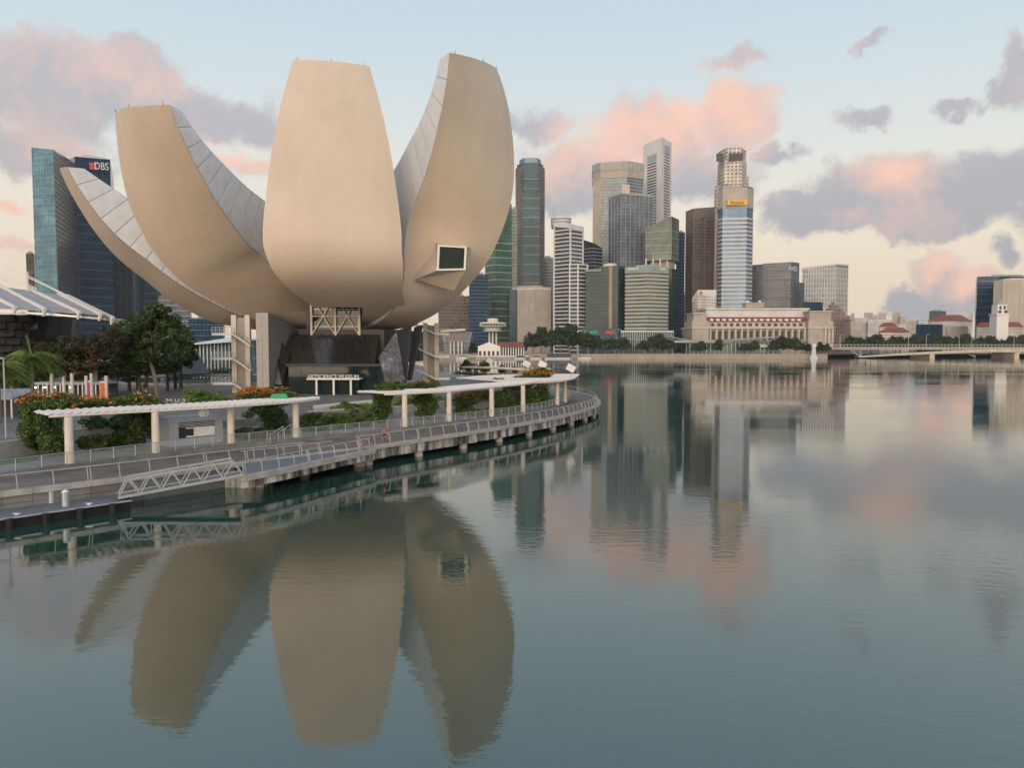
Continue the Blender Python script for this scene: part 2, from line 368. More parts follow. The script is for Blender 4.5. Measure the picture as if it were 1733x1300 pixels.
STEP = smooth_line(STEP_PX, ZP, 90)
BACK = [(-30, 300), (-70, 430), (-150, 560), (-330, 700), (-900, 720), (-900, 30)]
def sheet(name, line, back, z, m, zb=None):
    poly = line + back; mb = MB()
    bm = bmesh.new(); vs_ = [bm.verts.new((x, y, z)) for x, y in poly]; bm.faces.new(vs_); bmesh.ops.triangulate(bm, faces=bm.faces)
    bmesh.ops.recalc_face_normals(bm, faces=bm.faces)
    if bm.faces[0:1] and sum(f.normal.z for f in bm.faces) < 0: bmesh.ops.reverse_faces(bm, faces=bm.faces)
    me = bpy.data.meshes.new(name); bm.to_mesh(me); bm.free(); me.materials.append(m)
    o = bpy.data.objects.new(name, me); col.objects.link(o); tag(o, kind='structure')
    if zb is not None:
        for (p, q) in zip(line, line[1:]): mb.face([(*p, zb), (*q, zb), (*q, z - .003), (*p, z - .003)])
        k = mb.build(name.split('_')[0] + '_riser', M['conc_d'], o)
    return o
deck = sheet('boardwalk', EDGE, BACK, ZD, M['deckwood'])
prom = sheet('promenade', STEP, BACK, ZP, M['pave'], ZD)
PLAZA_PX = [(-120, 775), (0, 757), (120, 735), (215, 727), (330, 716), (470, 706), (560, 700), (640, 692), (740, 680), (830, 668), (890, 660), (905, 656), (880, 650), (820, 645), (775, 642)]
PLAZA = smooth_line(PLAZA_PX, ZL, 60)
plaza = sheet('plaza', PLAZA, BACK, ZL, M['plaza'], ZP)
far = MB().face([(-9000, 684, 2.8), (279, 684, 2.8), (279, 746, 2.8), (-9000, 746, 2.8)]).face([(-9000, 746, 2.8), (9000, 746, 2.8), (9000, 9000, 2.8), (-9000, 9000, 2.8)]).build('far_shore_ground', M['ground']); tag(far, kind='structure')
# ------------------------------------------------------------------ the museum
m, n, l, b = newmat('petal_skin'); setp(b, .55, 0, .3); M['skin'] = m
g = n.new('ShaderNodeNewGeometry'); mp = n.new('ShaderNodeMapping'); mp.inputs['Scale'].default_value = (1, 1, .12); l.new(g.outputs['Position'], mp.inputs[0])
nz = n.new('ShaderNodeTexNoise'); nz.inputs['Scale'].default_value = .55; nz.inputs['Detail'].default_value = 7; nz.inputs['Roughness'].default_value = .6; l.new(mp.outputs[0], nz.inputs[0])
n2 = n.new('ShaderNodeTexNoise'); n2.inputs['Scale'].default_value = .09; n2.inputs['Detail'].default_value = 4; l.new(g.outputs['Position'], n2.inputs[0])
r = n.new('ShaderNodeValToRGB'); l.new(nz.outputs['Fac'], r.inputs[0]); r.color_ramp.elements[0].position = .30; r.color_ramp.elements[0].color = (.62, .49, .375, 1); r.color_ramp.elements[1].position = .6; r.color_ramp.elements[1].color = (.655, .525, .405, 1)
mx = n.new('ShaderNodeMix'); mx.data_type = 'RGBA'; mx.blend_type = 'MULTIPLY'; mx.inputs[0].default_value = 1; rr = n.new('ShaderNodeMapRange'); l.new(n2.outputs['Fac'], rr.inputs[0]); rr.inputs[1].default_value = .3; rr.inputs[2].default_value = .7; rr.inputs[3].default_value = .93; rr.inputs[4].default_value = 1.05
l.new(r.outputs[0], mx.inputs[6]); l.new(rr.outputs[0], mx.inputs[7])
# thin horizontal construction joints
sz = n.new('ShaderNodeSeparateXYZ'); l.new(g.outputs['Position'], sz.inputs[0])
md = n.new('ShaderNodeMath'); md.operation = 'PINGPONG'; l.new(sz.outputs[2], md.inputs[0]); md.inputs[1].default_value = 2.6
jl = n.new('ShaderNodeMapRange'); l.new(md.outputs[0], jl.inputs[0]); jl.inputs[1].default_value = .0; jl.inputs[2].default_value = .07; jl.inputs[3].default_value = .93; jl.inputs[4].default_value = 1.0
m2 = n.new('ShaderNodeMix'); m2.data_type = 'RGBA'; m2.blend_type = 'MULTIPLY'; m2.inputs[0].default_value = 1; l.new(mx.outputs[2], m2.inputs[6]); l.new(jl.outputs[0], m2.inputs[7]); l.new(m2.outputs[2], b.inputs['Base Color'])
M['panel'] = mat('brushed_steel_panel', (.76, .735, .72), .42, .35, var=.07, scale=.6)
M['finp'] = mat('matte_grey_panel', (.40, .365, .335), .65, var=.06)
M['joint'] = mat('panel_joint_grey', (.20, .20, .21), .7)
M['bstone0'] = mat('stair_wall_render', (.36, .31, .27), .8, var=.1, scale=.3)
M['soffit'] = mat('soffit_render', (.16, .14, .125), .8, var=.15, scale=.3)
CX, CY = -38.0, 165.0
BASE = math.atan2(-CX, CY)
def pol(a, r, z):
    a = BASE + R(a); return (CX + r * math.sin(a), CY - r * math.cos(a), z)
museum = thing('museum', 'lotus-shaped museum of curved beige petals rising from the waterside plaza', 'museum', (CX, CY, ZL))
def petal(name_l, aL, aR, L, Rr, I, IR=None, tipskin=True, label=None):
    N, K = 46, 16
    l_ = resample(L, N); r_ = resample(Rr, N); iL = resample(I, N); iR = resample(IR or I, N)
    mb = MB()
    azl = np.interp(np.linspace(0, 1, N), *aL) if isinstance(aL, tuple) else np.full(N, float(aL)); azr = np.interp(np.linspace(0, 1, N), *aR) if isinstance(aR, tuple) else np.full(N, float(aR))
    aL, aR = float(azl[0]), float(azr[0])
    grid = [[pol(azl[i] + (azr[i] - azl[i]) * k / K, *(l_[i] * (1 - k / K) + r_[i] * (k / K))) for k in range(K + 1)] for i in range(N)]
    inn = [[pol(aL + 1.2 + (aR - aL - 2.4) * k / K, *(iL[i] * (1 - k / K) + iR[i] * (k / K))) for k in range(K + 1)] for i in range(N)]
    for i in range(N - 1):
        for k in range(K): mb.face([grid[i][k], grid[i][k + 1], grid[i + 1][k + 1], grid[i + 1][k]])
    sk = mb.build('petal', M['skin'], museum, smooth=True)
    if label: sk['label'] = label
    me = sk.data
    b2 = MB()
    for i in range(N - 1):
        for k in range(K): b2.face([inn[i][k + 1], inn[i][k], inn[i + 1][k], inn[i + 1][k + 1]])
    for k in range(K): b2.face([inn[0][k], inn[0][k + 1], grid[0][k + 1], grid[0][k]])
    b2.build('inner_shell', M['panel'], sk, smooth=False)
    for side, kk, g_ in ((0, 0, -1), (1, K, 1)):
        bk = MB()
        for i in range(N - 1): bk.face([grid[i][kk], grid[i + 1][kk], inn[i + 1][kk], inn[i][kk]])
        bk.build('side_wall', M['joint'], sk)
        # cladding panels, a little proud of the wall
        nrow = 15
        for j in range(nrow):
            i0 = j * (N - 1) / nrow; i1 = (j + 1) * (N - 1) / nrow
            def pt(arr, x):
                a = int(min(N - 2, math.floor(x))); f_ = x - a; return Vector(arr[a][kk]).lerp(Vector(arr[a + 1][kk]), f_)
            ncol = 1 if j < 7 else 2
            for c in range(ncol):
                q = []
                for x, cc in ((i0 + .05, c), (i1 - .05, c), (i1 - .05, c + 1), (i0 + .05, c + 1)):
                    s_ = cc / ncol; s_ = min(max(s_, .012 + (.008 if cc else 0)), .985)
                    q.append(pt(grid, x).lerp(pt(inn, x), s_))
                nn = (q[1] - q[0]).cross(q[2] - q[0])
                if nn.length < 1e-6: continue
                nn.normalize()
                out = Vector(pol((aL if side == 0 else aR) + 90 * g_, 1, 0)) - Vector((CX, CY, 0))
                if nn.dot(out) < 0: nn = -nn
                pm = MB(); qo = [p + nn * .07 for p in q]
                pm.face(qo); 
                for a in range(4): pm.face([q[a], q[(a + 1) % 4], qo[(a + 1) % 4], qo[a]])
                pm.build('cladding_panel', M['panel'], sk)
    # little lightning rods along the tip
    for k in (1, K // 2, K - 1):
        p = Vector(grid[0][k]); MB().tube(p, p + Vector((0, 0, .5)), .05, 5).build('lightning_rod', M['dark'], sk)
    return sk
BL = [(43.0, 52.4), (42.8, 46.9), (42.1, 41.4), (41.3, 37.7), (39.9, 34.1), (38.0, 30.3), (35.8, 27.4), (32.7, 24.2), (28.3, 21.6), (22.0, 18.9), (18.0, 17.2), (9, 15.4)]
BR = [(49.2, 48.6), (48.1, 46.4), (46.0, 43.6), (43.6, 40.8), (40.8, 37.8), (37.6, 35.0), (33.6, 32.0), (30.0, 29.6), (25.9, 28.5), (22.9, 26.4), (17.4, 23.5), (9.1, 20.1)]
BI = [(45.4, 48.8), (41.9, 46.0), (37.9, 43.9), (33.3, 41.8), (29.7, 40.3), (25.8, 39.1), (18, 37), (10, 35.5), (6, 34.5)]
AL = [(52.4, 46.9), (51.6, 44.0), (49.7, 40.1), (47.4, 35.8), (44.3, 31.6), (41.1, 28.3), (37.8, 25.8), (33.7, 22.0), (28.7, 19.0), (24.5, 16.9), (16, 15.5), (9, 15.2)]
AR = [(49.0, 44.4), (48.1, 42.5), (46.5, 39.5), (44.5, 36.5), (42.1, 33.3), (38.9, 30.4), (36.0, 28.3), (32.2, 25.0), (28.4, 22.6), (24.4, 20.4), (20.3, 18.3), (9, 16)]
AI = [(46.2, 44.6), (44.0, 43.1), (41.7, 41.6), (39.7, 40.2), (34, 36.6), (26, 33), (16, 30), (7, 28.5)]
CE = [(23.4, 63.9), (26.6, 58.9), (30.1, 53.3), (33.3, 47.1), (35.6, 41.3), (37.5, 35.6), (38.7, 30.9), (38.6, 28.0), (37.2, 25.2), (35.2, 23.5), (33, 22.2), (29, 20.6), (25, 19.3)]
CI = [(19.4, 64.2), (17.5, 59), (15, 53), (12, 47), (9.5, 42), (7, 38), (5.5, 35.5)]
DL = [(43.9, 61.2), (43.1, 56.5), (41.8, 52.8), (39.6, 48.0), (37.4, 43.5), (34.2, 39.4), (30.8, 36.0), (29.2, 33), (29, 28), (28.5, 21.8), (25, 18.5), (17, 16), (9, 15.3)]
DI = [(39.8, 61.6), (38.6, 58.9), (36.3, 55.3), (33.5, 52.2), (30.1, 49.6), (26.7, 46.7), (24.7, 45.3), (17, 41), (10, 38), (6, 36)]
DR = [(37.9, 65.4), (39.3, 61.9), (40.5, 57.2), (41.2, 52.1), (41.5, 47.5), (41.3, 42.0), (40.5, 38.4), (38.7, 33.9), (36.2, 28.9), (32.0, 24.3), (27.7, 20.6), (23.4, 18.0), (17.7, 15.9), (9, 15.1)]
petal('b', -58, -29, BL, BR, [(39, 52.6), (38, 48.5), (35.5, 44.5), (32, 41.8), (29, 40.3), (25.8, 39.1), (18, 37), (10, 35.5), (6, 34.5)], BI, label='left tall petal leaning outwards')
petal('a', -92, -72, AL, AR, AI, label='lowest petal on the far left with pale inner flank')
petal('c', ((0, .69, .77, .88, 1), (-17, -17, -15.8, -13, -8.7)), ((0, .69, .77, .88, 1), (17, 17, 18.5, 22.5, 31)), CE, CE, CI, label='broad central petal facing the water')
pd = petal('d', 26, 55, DL, DR, DI, [(34, 65.5), (34.5, 60), (32.5, 55), (30, 51.5), (27, 48.5), (24, 46), (21, 44), (16, 41), (10, 38), (6, 36)], label='tallest right petal with a window pod')
def small(a0, a1, s, dz, lab):
    E_ = [(40 * s, 36 + dz), (38.5 * s, 32 + dz * .8), (35.5 * s, 27.6 + dz * .5), (31 * s, 23.6 + dz * .3), (25 * s, 20), (18, 16.6), (9, 15.2)]
    I_ = [(37 * s, 36.4 + dz), (31 * s, 33.5 + dz), (23 * s, 31.5), (13, 30), (6, 29)]
    petal('s', a0, a1, E_, E_, I_, label=lab)
small(-128, -104, .92, -2, 'low rear petal seen beneath the far left one')
small(-166, -142, .85, -2, 'low petal at the rear left'); small(160, 184, .8, -2, 'low petal at the back'); small(118, 142, .75, -2, 'low petal at the rear right'); small(74, 98, .72, -3, 'low petal on the right side')
# bowl between the petals, left open in front of the lattice window
for s_, aend, bprof in ((1, 33, [(25.05, 19.33), (22.5, 18.5), (19, 17.4), (15, 16.4), (9, 15.4)]), (-1, -36, [(24, 18.5), (21, 17.2), (17, 16.2), (13, 15.6), (9, 15.2)])):
    mb = MB()
    for (r0, z0), (r1, z1) in zip(bprof, bprof[1:]):
        st0 = s_ * math.degrees(math.asin(min(.99, 5.3 / r0))); st1 = s_ * math.degrees(math.asin(min(.99, 5.3 / r1)))
        for k in range(8):
            f0, f1 = k / 8, (k + 1) / 8
            A = lambda st, f_: st + (aend - st) * f_ if abs(aend) > abs(st) else st
            mb.face([pol(A(st0, f0), r0, z0), pol(A(st0, f1), r0, z0), pol(A(st1, f1), r1, z1), pol(A(st1, f0), r1, z1)])
    mb.build('bowl_shell', M['skin'], museum, smooth=True)
mb = MB()
rimp = [pol(a, 15.5, 15.6) for a in range(0, 360, 12)]
mb.prism([(p[0], p[1]) for p in rimp], 15.05, 15.55); mb.build('soffit', M['soffit'], museum)
# window pod on the right petal
fr = [at(739, 458, 136.8), at(788, 457, 136.8), at(790, 417, 136.3), at(741, 414, 136.3)]
bk = [at(702, 473, 142.5), at(768, 492, 142.0), at(796, 420, 147), at(737, 408, 147)]
pod = MB()
for a in range(4): pod.face([bk[a], bk[(a + 1) % 4], fr[(a + 1) % 4], fr[a]])
po = pod.build('window_pod', M['skin'], museum)
c0 = sum(fr, Vector()) / 4
inn_ = [c0 + (p - c0) * .86 for p in fr]
fm = MB()
for a in range(4):
    A_, B_ = fr[a], fr[(a + 1) % 4]; a_, b_ = inn_[a], inn_[(a + 1) % 4]; dn = Vector((0, .45, 0)); up = Vector((0, -.12, 0))
    fm.face([A_ + up, B_ + up, b_ + up, a_ + up]); fm.face([a_ + up, b_ + up, b_ + dn, a_ + dn]); fm.face([A_, B_, B_ + up, A_ + up])
fm.build('window_frame', M['white'], po)
m, n, l, b = newmat('dark_green_glass'); setp(b, .04, .0, .12); b.inputs['Base Color'].default_value = (.006, .022, .019, 1); M['dglass'] = m
for k in range(3):
    f0, f1 = k / 3 + .006, (k + 1) / 3 - .006; dn = Vector((0, .4, 0))
    MB().face([inn_[0].lerp(inn_[1], f0) + dn, inn_[0].lerp(inn_[1], f1) + dn, inn_[3].lerp(inn_[2], f1) + dn, inn_[3].lerp(inn_[2], f0) + dn]).build('pane', M['dglass'], po)

# entrance block below the bowl
m, n, l, b = newmat('dark_mirror_cladding'); setp(b, .16, .75, .5); M['clad'] = m
nz = n.new('ShaderNodeTexNoise'); nz.inputs['Scale'].default_value = .5; g = n.new('ShaderNodeNewGeometry'); l.new(g.outputs['Position'], nz.inputs[0])
r = n.new('ShaderNodeValToRGB'); l.new(nz.outputs['Fac'], r.inputs[0]); r.color_ramp.elements[0].color = (.075, .07, .066, 1); r.color_ramp.elements[1].color = (.135, .125, .118, 1); l.new(r.outputs[0], b.inputs['Base Color'])
m, n, l, b = newmat('tinted_glass'); setp(b, .05, .0, .35); b.inputs['Base Color'].default_value = (.012, .022, .024, 1); M['glass'] = m
ent = MB(); YF = 141.0
xl, xr = at(488, 617, YF).x, at(640, 617, YF).x
ent.prism([(xl, YF + .4), (xr - .3, YF + .4), (xr - .3, YF + 30), (xl, YF + 30)], ZL, 8.8); ent.build('lobby_core', M['dark'], museum)
ent2 = MB(); ent2.prism([(xl, YF + 6.8), (xr, YF + 6.8), (xr + 5, YF + 34), (xl - 5, YF + 34)], 8.8, 15.4); ent2.build('upper_core', M['dark'], museum)
zt_, yt_ = 14.4, YF + 6.6
# sloping mirror cladding, panel by panel
tl, tr, bl_, br_ = Vector((at(462, 560, yt_).x, yt_, zt_)), Vector((at(642, 560, yt_).x, yt_, zt_)), Vector((at(484, 617, YF).x, YF, 8.8)), Vector((at(634, 617, YF).x, YF, 8.8))
back = MB(); back.face([bl_ + Vector((0, .1, -.05)), br_ + Vector((0, .1, -.05)), tr + Vector((0, .1, -.05)), tl + Vector((0, .1, -.05))]); back.build('slope_backing', M['dark'], museum)
NCOL, NROW = 12, 6
for i in range(NCOL):
    for j in range(NROW):
        g0 = .0022
        q = []
        for u_, v_ in ((i / NCOL + g0, j / NROW + g0), ((i + 1) / NCOL - g0, j / NROW + g0), ((i + 1) / NCOL - g0, (j + 1) / NROW - g0), (i / NCOL + g0, (j + 1) / NROW - g0)):
            q.append(bl_.lerp(br_, u_).lerp(tl.lerp(tr, u_), v_) + Vector((0, -.02, .02)))
        MB().face(q).build('slope_panel', M['clad'], museum)
# fascia and glass front
MB().box(xl - .4, xr + .4, YF - .25, YF + .2, 8.45, 8.95).build('fascia', M['dark'], museum)
for i in range(7):
    x0 = xl + (xr - xl) * i / 7; x1 = xl + (xr - xl) * (i + 1) / 7
    for z0, z1 in ((ZL + .05, 6.0), (6.06, 8.42)):
        MB().box(x0 + .03, x1 - .03, YF - .02, YF + .06, z0, z1).build('glass_pane', M['glass'], museum)
        if z0 < 6:
            pass
# entrance canopy with lettering
cxl, cxr = at(521, 650, 138.5).x, at(610, 650, 138.5).x
can = MB().box(cxl, cxr, 137.6, 140.8, 6.15, 6.4).build('entrance_canopy', M['white'], museum)
for px in (536, 565, 594):
    x = at(px, 660, 138).x; MB().box(x - .16, x + .16, 137.8, 138.1, ZL, 6.15).build('canopy_post', M['white'], can)
for px0, px1 in ((523, 534), (538, 563), (567, 592), (596, 608)):
    x0, x1 = at(px0, 660, 139.4).x, at(px1, 660, 139.4).x
    MB().box(x0 + .05, x1 - .05, 139.4, 139.5, ZL + .05, 6.1).build('door', M['glass'], can)
def text(body, size, mt, parent, loc, rot=(R(90), 0, 0), extrude=.03, align='CENTER', width=None, name='lettering'):
    cu = bpy.data.curves.new('t', 'FONT'); cu.body = body; cu.size = size; cu.extrude = extrude; cu.align_x = align
    tmp = bpy.data.objects.new('t', cu); col.objects.link(tmp); dg = bpy.context.evaluated_depsgraph_get(); dg.update()
    me = bpy.data.meshes.new_from_object(tmp.evaluated_get(dg)); bpy.data.objects.remove(tmp); bpy.data.curves.remove(cu)
    me.materials.clear(); me.materials.append(mt)
    xs = [v.co.x for v in me.vertices]; w0 = max(xs) - min(xs)
    o = bpy.data.objects.new(name, me); col.objects.link(o)
    if parent: o.parent = parent
    o.location = Vector(loc) - origin(parent); o.rotation_euler = rot
    if width: o.scale = (width / w0, 1, 1)
    return o
text('ARTSCIENCE MUSEUM', .95, M['white'], can, ((cxl + cxr) / 2, 137.7, 6.42), width=(cxr - cxl) * .97)
# lattice window
YW = 147.6
lw, rw = at(527, 545, YW).x, at(608, 545, YW).x; zb_, zt2 = 13.4, 20.6
lat = MB().box(lw - .3, rw + .3, YW + .5, YW + 1.2, zb_ - .2, zt2).build('lattice_window', M['glass'], museum)
for x in (lw, (lw + rw) / 2, rw): MB().tube((x, YW, zb_), (x, YW, zt2), .24 if x != (lw + rw) / 2 else .2, 8).build('post', M['cream'], lat)
zs = [14.0, 17.6, 19.3]
for z in (14.2, 17.9): MB().tube((lw, YW - .02, z), (rw, YW - .02, z), .12, 6).build('rail', M['cream'], lat)
for k in range(2):
    x0 = lw + (rw - lw) / 2 * k; x1 = x0 + (rw - lw) / 2; xm = (x0 + x1) / 2
    for (a, b_) in (((x0, 14.2), (xm, 17.9)), ((x1, 14.2), (xm, 17.9)), ((xm, 17.9), (x0 + .9, 20.4)), ((xm, 17.9), (x1 - .9, 20.4))):
        MB().tube((a[0], YW - .05, a[1]), (b_[0], YW - .05, b_[1]), .1, 6).build('brace', M['cream'], lat)
for z in (15.9, 19.2): MB().box(lw, rw, YW + .4, YW + .48, z, z + .08).build('mullion', M['steel'], lat)
# angled mirror and mural flanks of the entrance
m, n, l, b = newmat('printed_mural'); setp(b, .25, .1, .5)
g = n.new('ShaderNodeNewGeometry'); nz = n.new('ShaderNodeTexNoise'); nz.inputs['Scale'].default_value = .38; nz.inputs['Detail'].default_value = 9; nz.inputs['Roughness'].default_value = .7; nz.inputs['Distortion'].default_value = 1.5; l.new(g.outputs['Position'], nz.inputs[0])
r = n.new('ShaderNodeValToRGB'); l.new(nz.outputs['Fac'], r.inputs[0]); cr_ = r.color_ramp; cr_.elements[0].position = .36; cr_.elements[0].color = (.03, .03, .04, 1); cr_.elements[1].position = .66; cr_.elements[1].color = (.42, .36, .31, 1)
e = cr_.elements.new(.5); e.color = (.17, .13, .115, 1); e = cr_.elements.new(.56); e.color = (.13, .15, .19, 1); l.new(r.outputs[0], b.inputs['Base Color']); M['mural'] = m
def slab(pts, th, mt, name, parent):
    p = [Vector(x) for x in pts]; nn = (p[1] - p[0]).cross(p[2] - p[0]).normalized() * th; mb = MB(); q = [x + nn for x in p]
    mb.face(p[::-1]); mb.face(q); k = len(p)
    for a in range(k): mb.face([p[a], p[(a + 1) % k], q[(a + 1) % k], q[a]])
    return mb.build(name, mt, parent, weld=True)
slab([at(651, 648, 143), at(684, 645, 147), at(669, 562, 149), at(640, 605, 144)], .3, M['mural'], 'mural_wall', museum)
slab([at(457, 650, 140), at(478, 652, 140), at(490, 600, 142), at(470, 566, 145), at(462, 575, 143)], .25, M['clad'], 'mirror_flank', museum)
slab([at(683, 648, 150), at(688, 648, 150), at(697, 553, 154), at(672, 562, 152)], .8, M['dark'], 'raking_pier', museum)
slab([at(690, 644, 156), at(697, 643, 156), at(716, 552, 160), at(702, 556, 160)], .8, M['dark'], 'raking_pier', museum)
# tall fin wall left of the entrance
fx0, fx1 = at(434, 600, 138).x, at(455, 600, 138).x; bx0, bx1 = at(478, 560, 153).x - 2.4, at(511, 560, 153).x
zf0, zf1 = at(433, 529, 138).z, 15.3
fin = MB().prism([(fx0, 138), (fx1, 138), (bx1, 153), (bx0, 153)], ZL, [zf0, zf0, zf1, zf1]).build('fin_wall', M['joint'], museum)
for j in range(6):
    z0 = ZL + (zf0 - ZL) * j / 6; z1 = ZL + (zf0 - ZL) * (j + 1) / 6
    for k in range(2):
        x0 = fx0 + (fx1 - fx0) * k / 2; x1 = fx0 + (fx1 - fx0) * (k + 1) / 2
        MB().box(x0 + .02, x1 - .02, 137.93, 138.02, z0 + .03, z1 - .03).build('fin_panel', M['finp'], fin)
# external stair towers
def stair(name, label, Y, posts, land0, land1, rows, dirn, zb_, ztop, flight_px):
    s = thing(name, label, 'staircase', (at(posts[0], 600, Y).x, Y, ZL))
    xs = [at(p, 600, Y).x for p in posts]
    for x in xs: MB().box(x - .45, x + .45, Y - .3, Y + .6, ZL, ztop).build('post', M['cream'], s)
    MB().box(min(xs) + .45, max(xs) - .45, Y + .1, Y + .4, ZL, ztop - .5).build('wall_panel', M['bstone0'], s)
    x0, x1 = sorted((at(land0, 600, Y).x, at(land1, 600, Y).x)); fx = at(flight_px, 600, Y).x
    for rw_ in rows:
        z = at(400, rw_, Y).z
        MB().box(x0, x1, Y - 2.6, Y - .35, z - .42, z).build('landing', M['white'], s)
        xa = x1 if dirn > 0 else x0; dz = -2.3 if dirn > 0 else 2.3
        fl = MB(); nst = 9
        fl.face([(xa, Y - 2.6, z - .28), (fx, Y - 2.6, z + dz - .28), (fx, Y - 2.6, z + dz), (xa, Y - 2.6, z)])
        fl.face([(xa, Y - 1.2, z - .28), (fx, Y - 1.2, z + dz - .28), (fx, Y - 1.2, z + dz), (xa, Y - 1.2, z)])
        fl.face([(xa, Y - 2.6, z - .28), (fx, Y - 2.6, z + dz - .28), (fx, Y - 1.2, z + dz - .28), (xa, Y - 1.2, z - .28)])
        fl.face([(xa, Y - 2.6, z), (fx, Y - 2.6, z + dz), (fx, Y - 1.2, z + dz), (xa, Y - 1.2, z)])
        fl.build('flight', M['white'], s)
        rl = MB(); rl.tube((x0, Y - 2.55, z + 1.1), (x1, Y - 2.55, z + 1.1), .05, 5); rl.tube((xa, Y - 2.55, z + 1.1), (fx, Y - 2.55, z + dz + 1.1), .05, 5)
        rl.build('handrail', M['rail'], s)
        for k in range(6):
            x = x0 + (x1 - x0) * k / 5; MB().box(x - .04, x + .04, Y - 2.58, Y - 2.5, z, z + 1.1).build('baluster', M['rail'], s)
            f_ = (k + 1) / 6; x = xa + (fx - xa) * f_; MB().box(x - .04, x + .04, Y - 2.58, Y - 2.5, z + dz * f_, z + dz * f_ + 1.1).build('baluster', M['rail'], s)
        gl = MB(); gl.face([(x0, Y - 2.54, z + .1), (x1, Y - 2.54, z + .1), (x1, Y - 2.54, z + 1.0), (x0, Y - 2.54, z + 1.0)]); gl.build('glass_panel', M['railglass'], s)
    return s
m, n, l, b = newmat('railing_glass'); b.inputs['Base Color'].default_value = (.75, .82, .80, 1); b.inputs['Alpha'].default_value = .13; setp(b, .08, 0, .5); M['railglass'] = m
stair('stair_tower', 'cream outdoor stair tower left of the museum entrance', 144, (397, 420), 368, 401, (564, 605, 646.5), 1, ZL, 18.0, 432)
stair('stair_tower', 'cream outdoor stair tower under the right petal of the museum', 170, (739, 720), 738, 762, (564, 602, 639), -1, ZL, 17.2, 700)
# ------------------------------------------------------------------ boardwalk edge: coping stones, stained panels, piles
def vnorm(line, i):
    a = Vector(line[max(0, i - 1)]); b_ = Vector(line[min(len(line) - 1, i + 1)]); d = (b_ - a).normalized(); return Vector((d.y, -d.x)), d   # outward (water side), along
def seg_prism(p, q, np_, nq, o0, o1, z0, z1):
    A, B = Vector(p) + np_ * o0, Vector(q) + nq * o0; C_, D_ = Vector(q) + nq * o1, Vector(p) + np_ * o1
    return MB().prism([tuple(D_), tuple(C_), tuple(B), tuple(A)], z0, z1)
ip = next(i for i, p in enumerate(EDGE) if p[0] > at(400, 790, 70).x)      # where the stone wall gives way to piles
for i in range(len(EDGE) - 12):
    p, q = Vector(EDGE[i]), Vector(EDGE[i + 1]); d = (q - p).normalized() * .015; n0, _ = vnorm(EDGE, i); n1_, _ = vnorm(EDGE, i + 1)
    seg_prism(p + d, q - d, n0, n1_, -.5, .16 + random.uniform(-.01, .01), ZD - .36, ZD + .03).build('coping_stone', M['conc'], deck, weld=True)
    if i < ip:
        for z0, z1 in ((-.6, .5), (.53, 1.05), (1.08, 1.6)):
            seg_prism(p + d, q - d, n0, n1_, -.6, random.uniform(-.06, .06), z0, z1).build('wall_stone', M['conc_d'], deck, weld=True)
    else:
        seg_prism(p + d, q - d, n0, n1_, -.6, -.12 + random.uniform(-.03, .03), .62 + random.uniform(-.04, .04), ZD - .40).build('edge_panel', M['stain'], deck, weld=True)
pile_me = MB().tube((0, 0, -1.5), (0, 0, .75), .48, 10).build('pile', M['conc'], deck, local=True)
pile_me.location = (*(Vector(EDGE[ip + 4]) - vnorm(EDGE, ip + 4)[0] * .85), 0); first = pile_me
for i in range(ip + 8, len(EDGE) - 14, 4):
    c = Vector(EDGE[i]) - vnorm(EDGE, i)[0] * .85; inst(pile_me.data, 'pile', deck, (c.x, c.y, 0))
# dark wall added behind the piles to keep the space under the deck dark
mb = MB()
for i in range(ip - 2, len(EDGE) - 16):
    a, b_ = Vector(EDGE[i]) - vnorm(EDGE, i)[0] * 5, Vector(EDGE[i + 1]) - vnorm(EDGE, i + 1)[0] * 5; mb.face([(*a, -1), (*b_, -1), (*b_, ZD - .05), (*a, ZD - .05)])
mb.build('added_dark_wall', M['conc_d'], deck)

# ------------------------------------------------------------------ branch walkway down to the landing stage
ZB = 1.9
BO_PX = [(411, 806), (440, 801), (477, 794), (536, 781), (588, 770), (634, 760)]
BO = smooth_line(BO_PX, ZB, 18)
BI_PX = [(409, 785), (501, 774), (560, 766), (622, 759)]
BIN = smooth_line(BI_PX, ZB, 18)
branch = thing('branch_walkway', 'low grey-decked walkway branching off the boardwalk towards the gangway', 'walkway', (BO[0][0], BO[0][1], 0))
mb = MB(); mb.prism([tuple(p) for p in BO] + [tuple(p) for p in BIN[::-1]], ZB - .3, ZB)
M['greydeck'] = mat('grey_deck_coating', (.16, .165, .185), .6, var=.12)
mb.build('deck_slab', M['greydeck'], branch)
for i in range(len(BO) - 1):
    p, q = Vector(BO[i]), Vector(BO[i + 1]); d = (q - p).normalized() * .015; n0, _ = vnorm(BO, i); n1_, _ = vnorm(BO, i + 1)
    seg_prism(p + d, q - d, n0, n1_, -.35, .2, ZB - .42, ZB + .05).build('coping_stone', M['conc'], branch, weld=True)
    seg_prism(p + d, q - d, n0, n1_, -.5, .02, ZB - 1.0, ZB - .45).build('edge_panel', M['stain'], branch, weld=True)
for px, py, w in ((413, 826, 1.7), (604, 792, 1.5)):
    c = gz(px, py, 0); c.y += 1.0
    MB().prism([(c.x - w, c.y - .9), (c.x + w, c.y - .9), (c.x + w, c.y + 1.6), (c.x - w, c.y + 1.6)], -.02 if px < 500 else .55, ZB - .55).build('pier_cap', M['stain'], branch)
    MB().tube((c.x, c.y + .2, -1.5), (c.x, c.y + .2, .8), .6, 12).build('pier_column', M['conc'], branch)

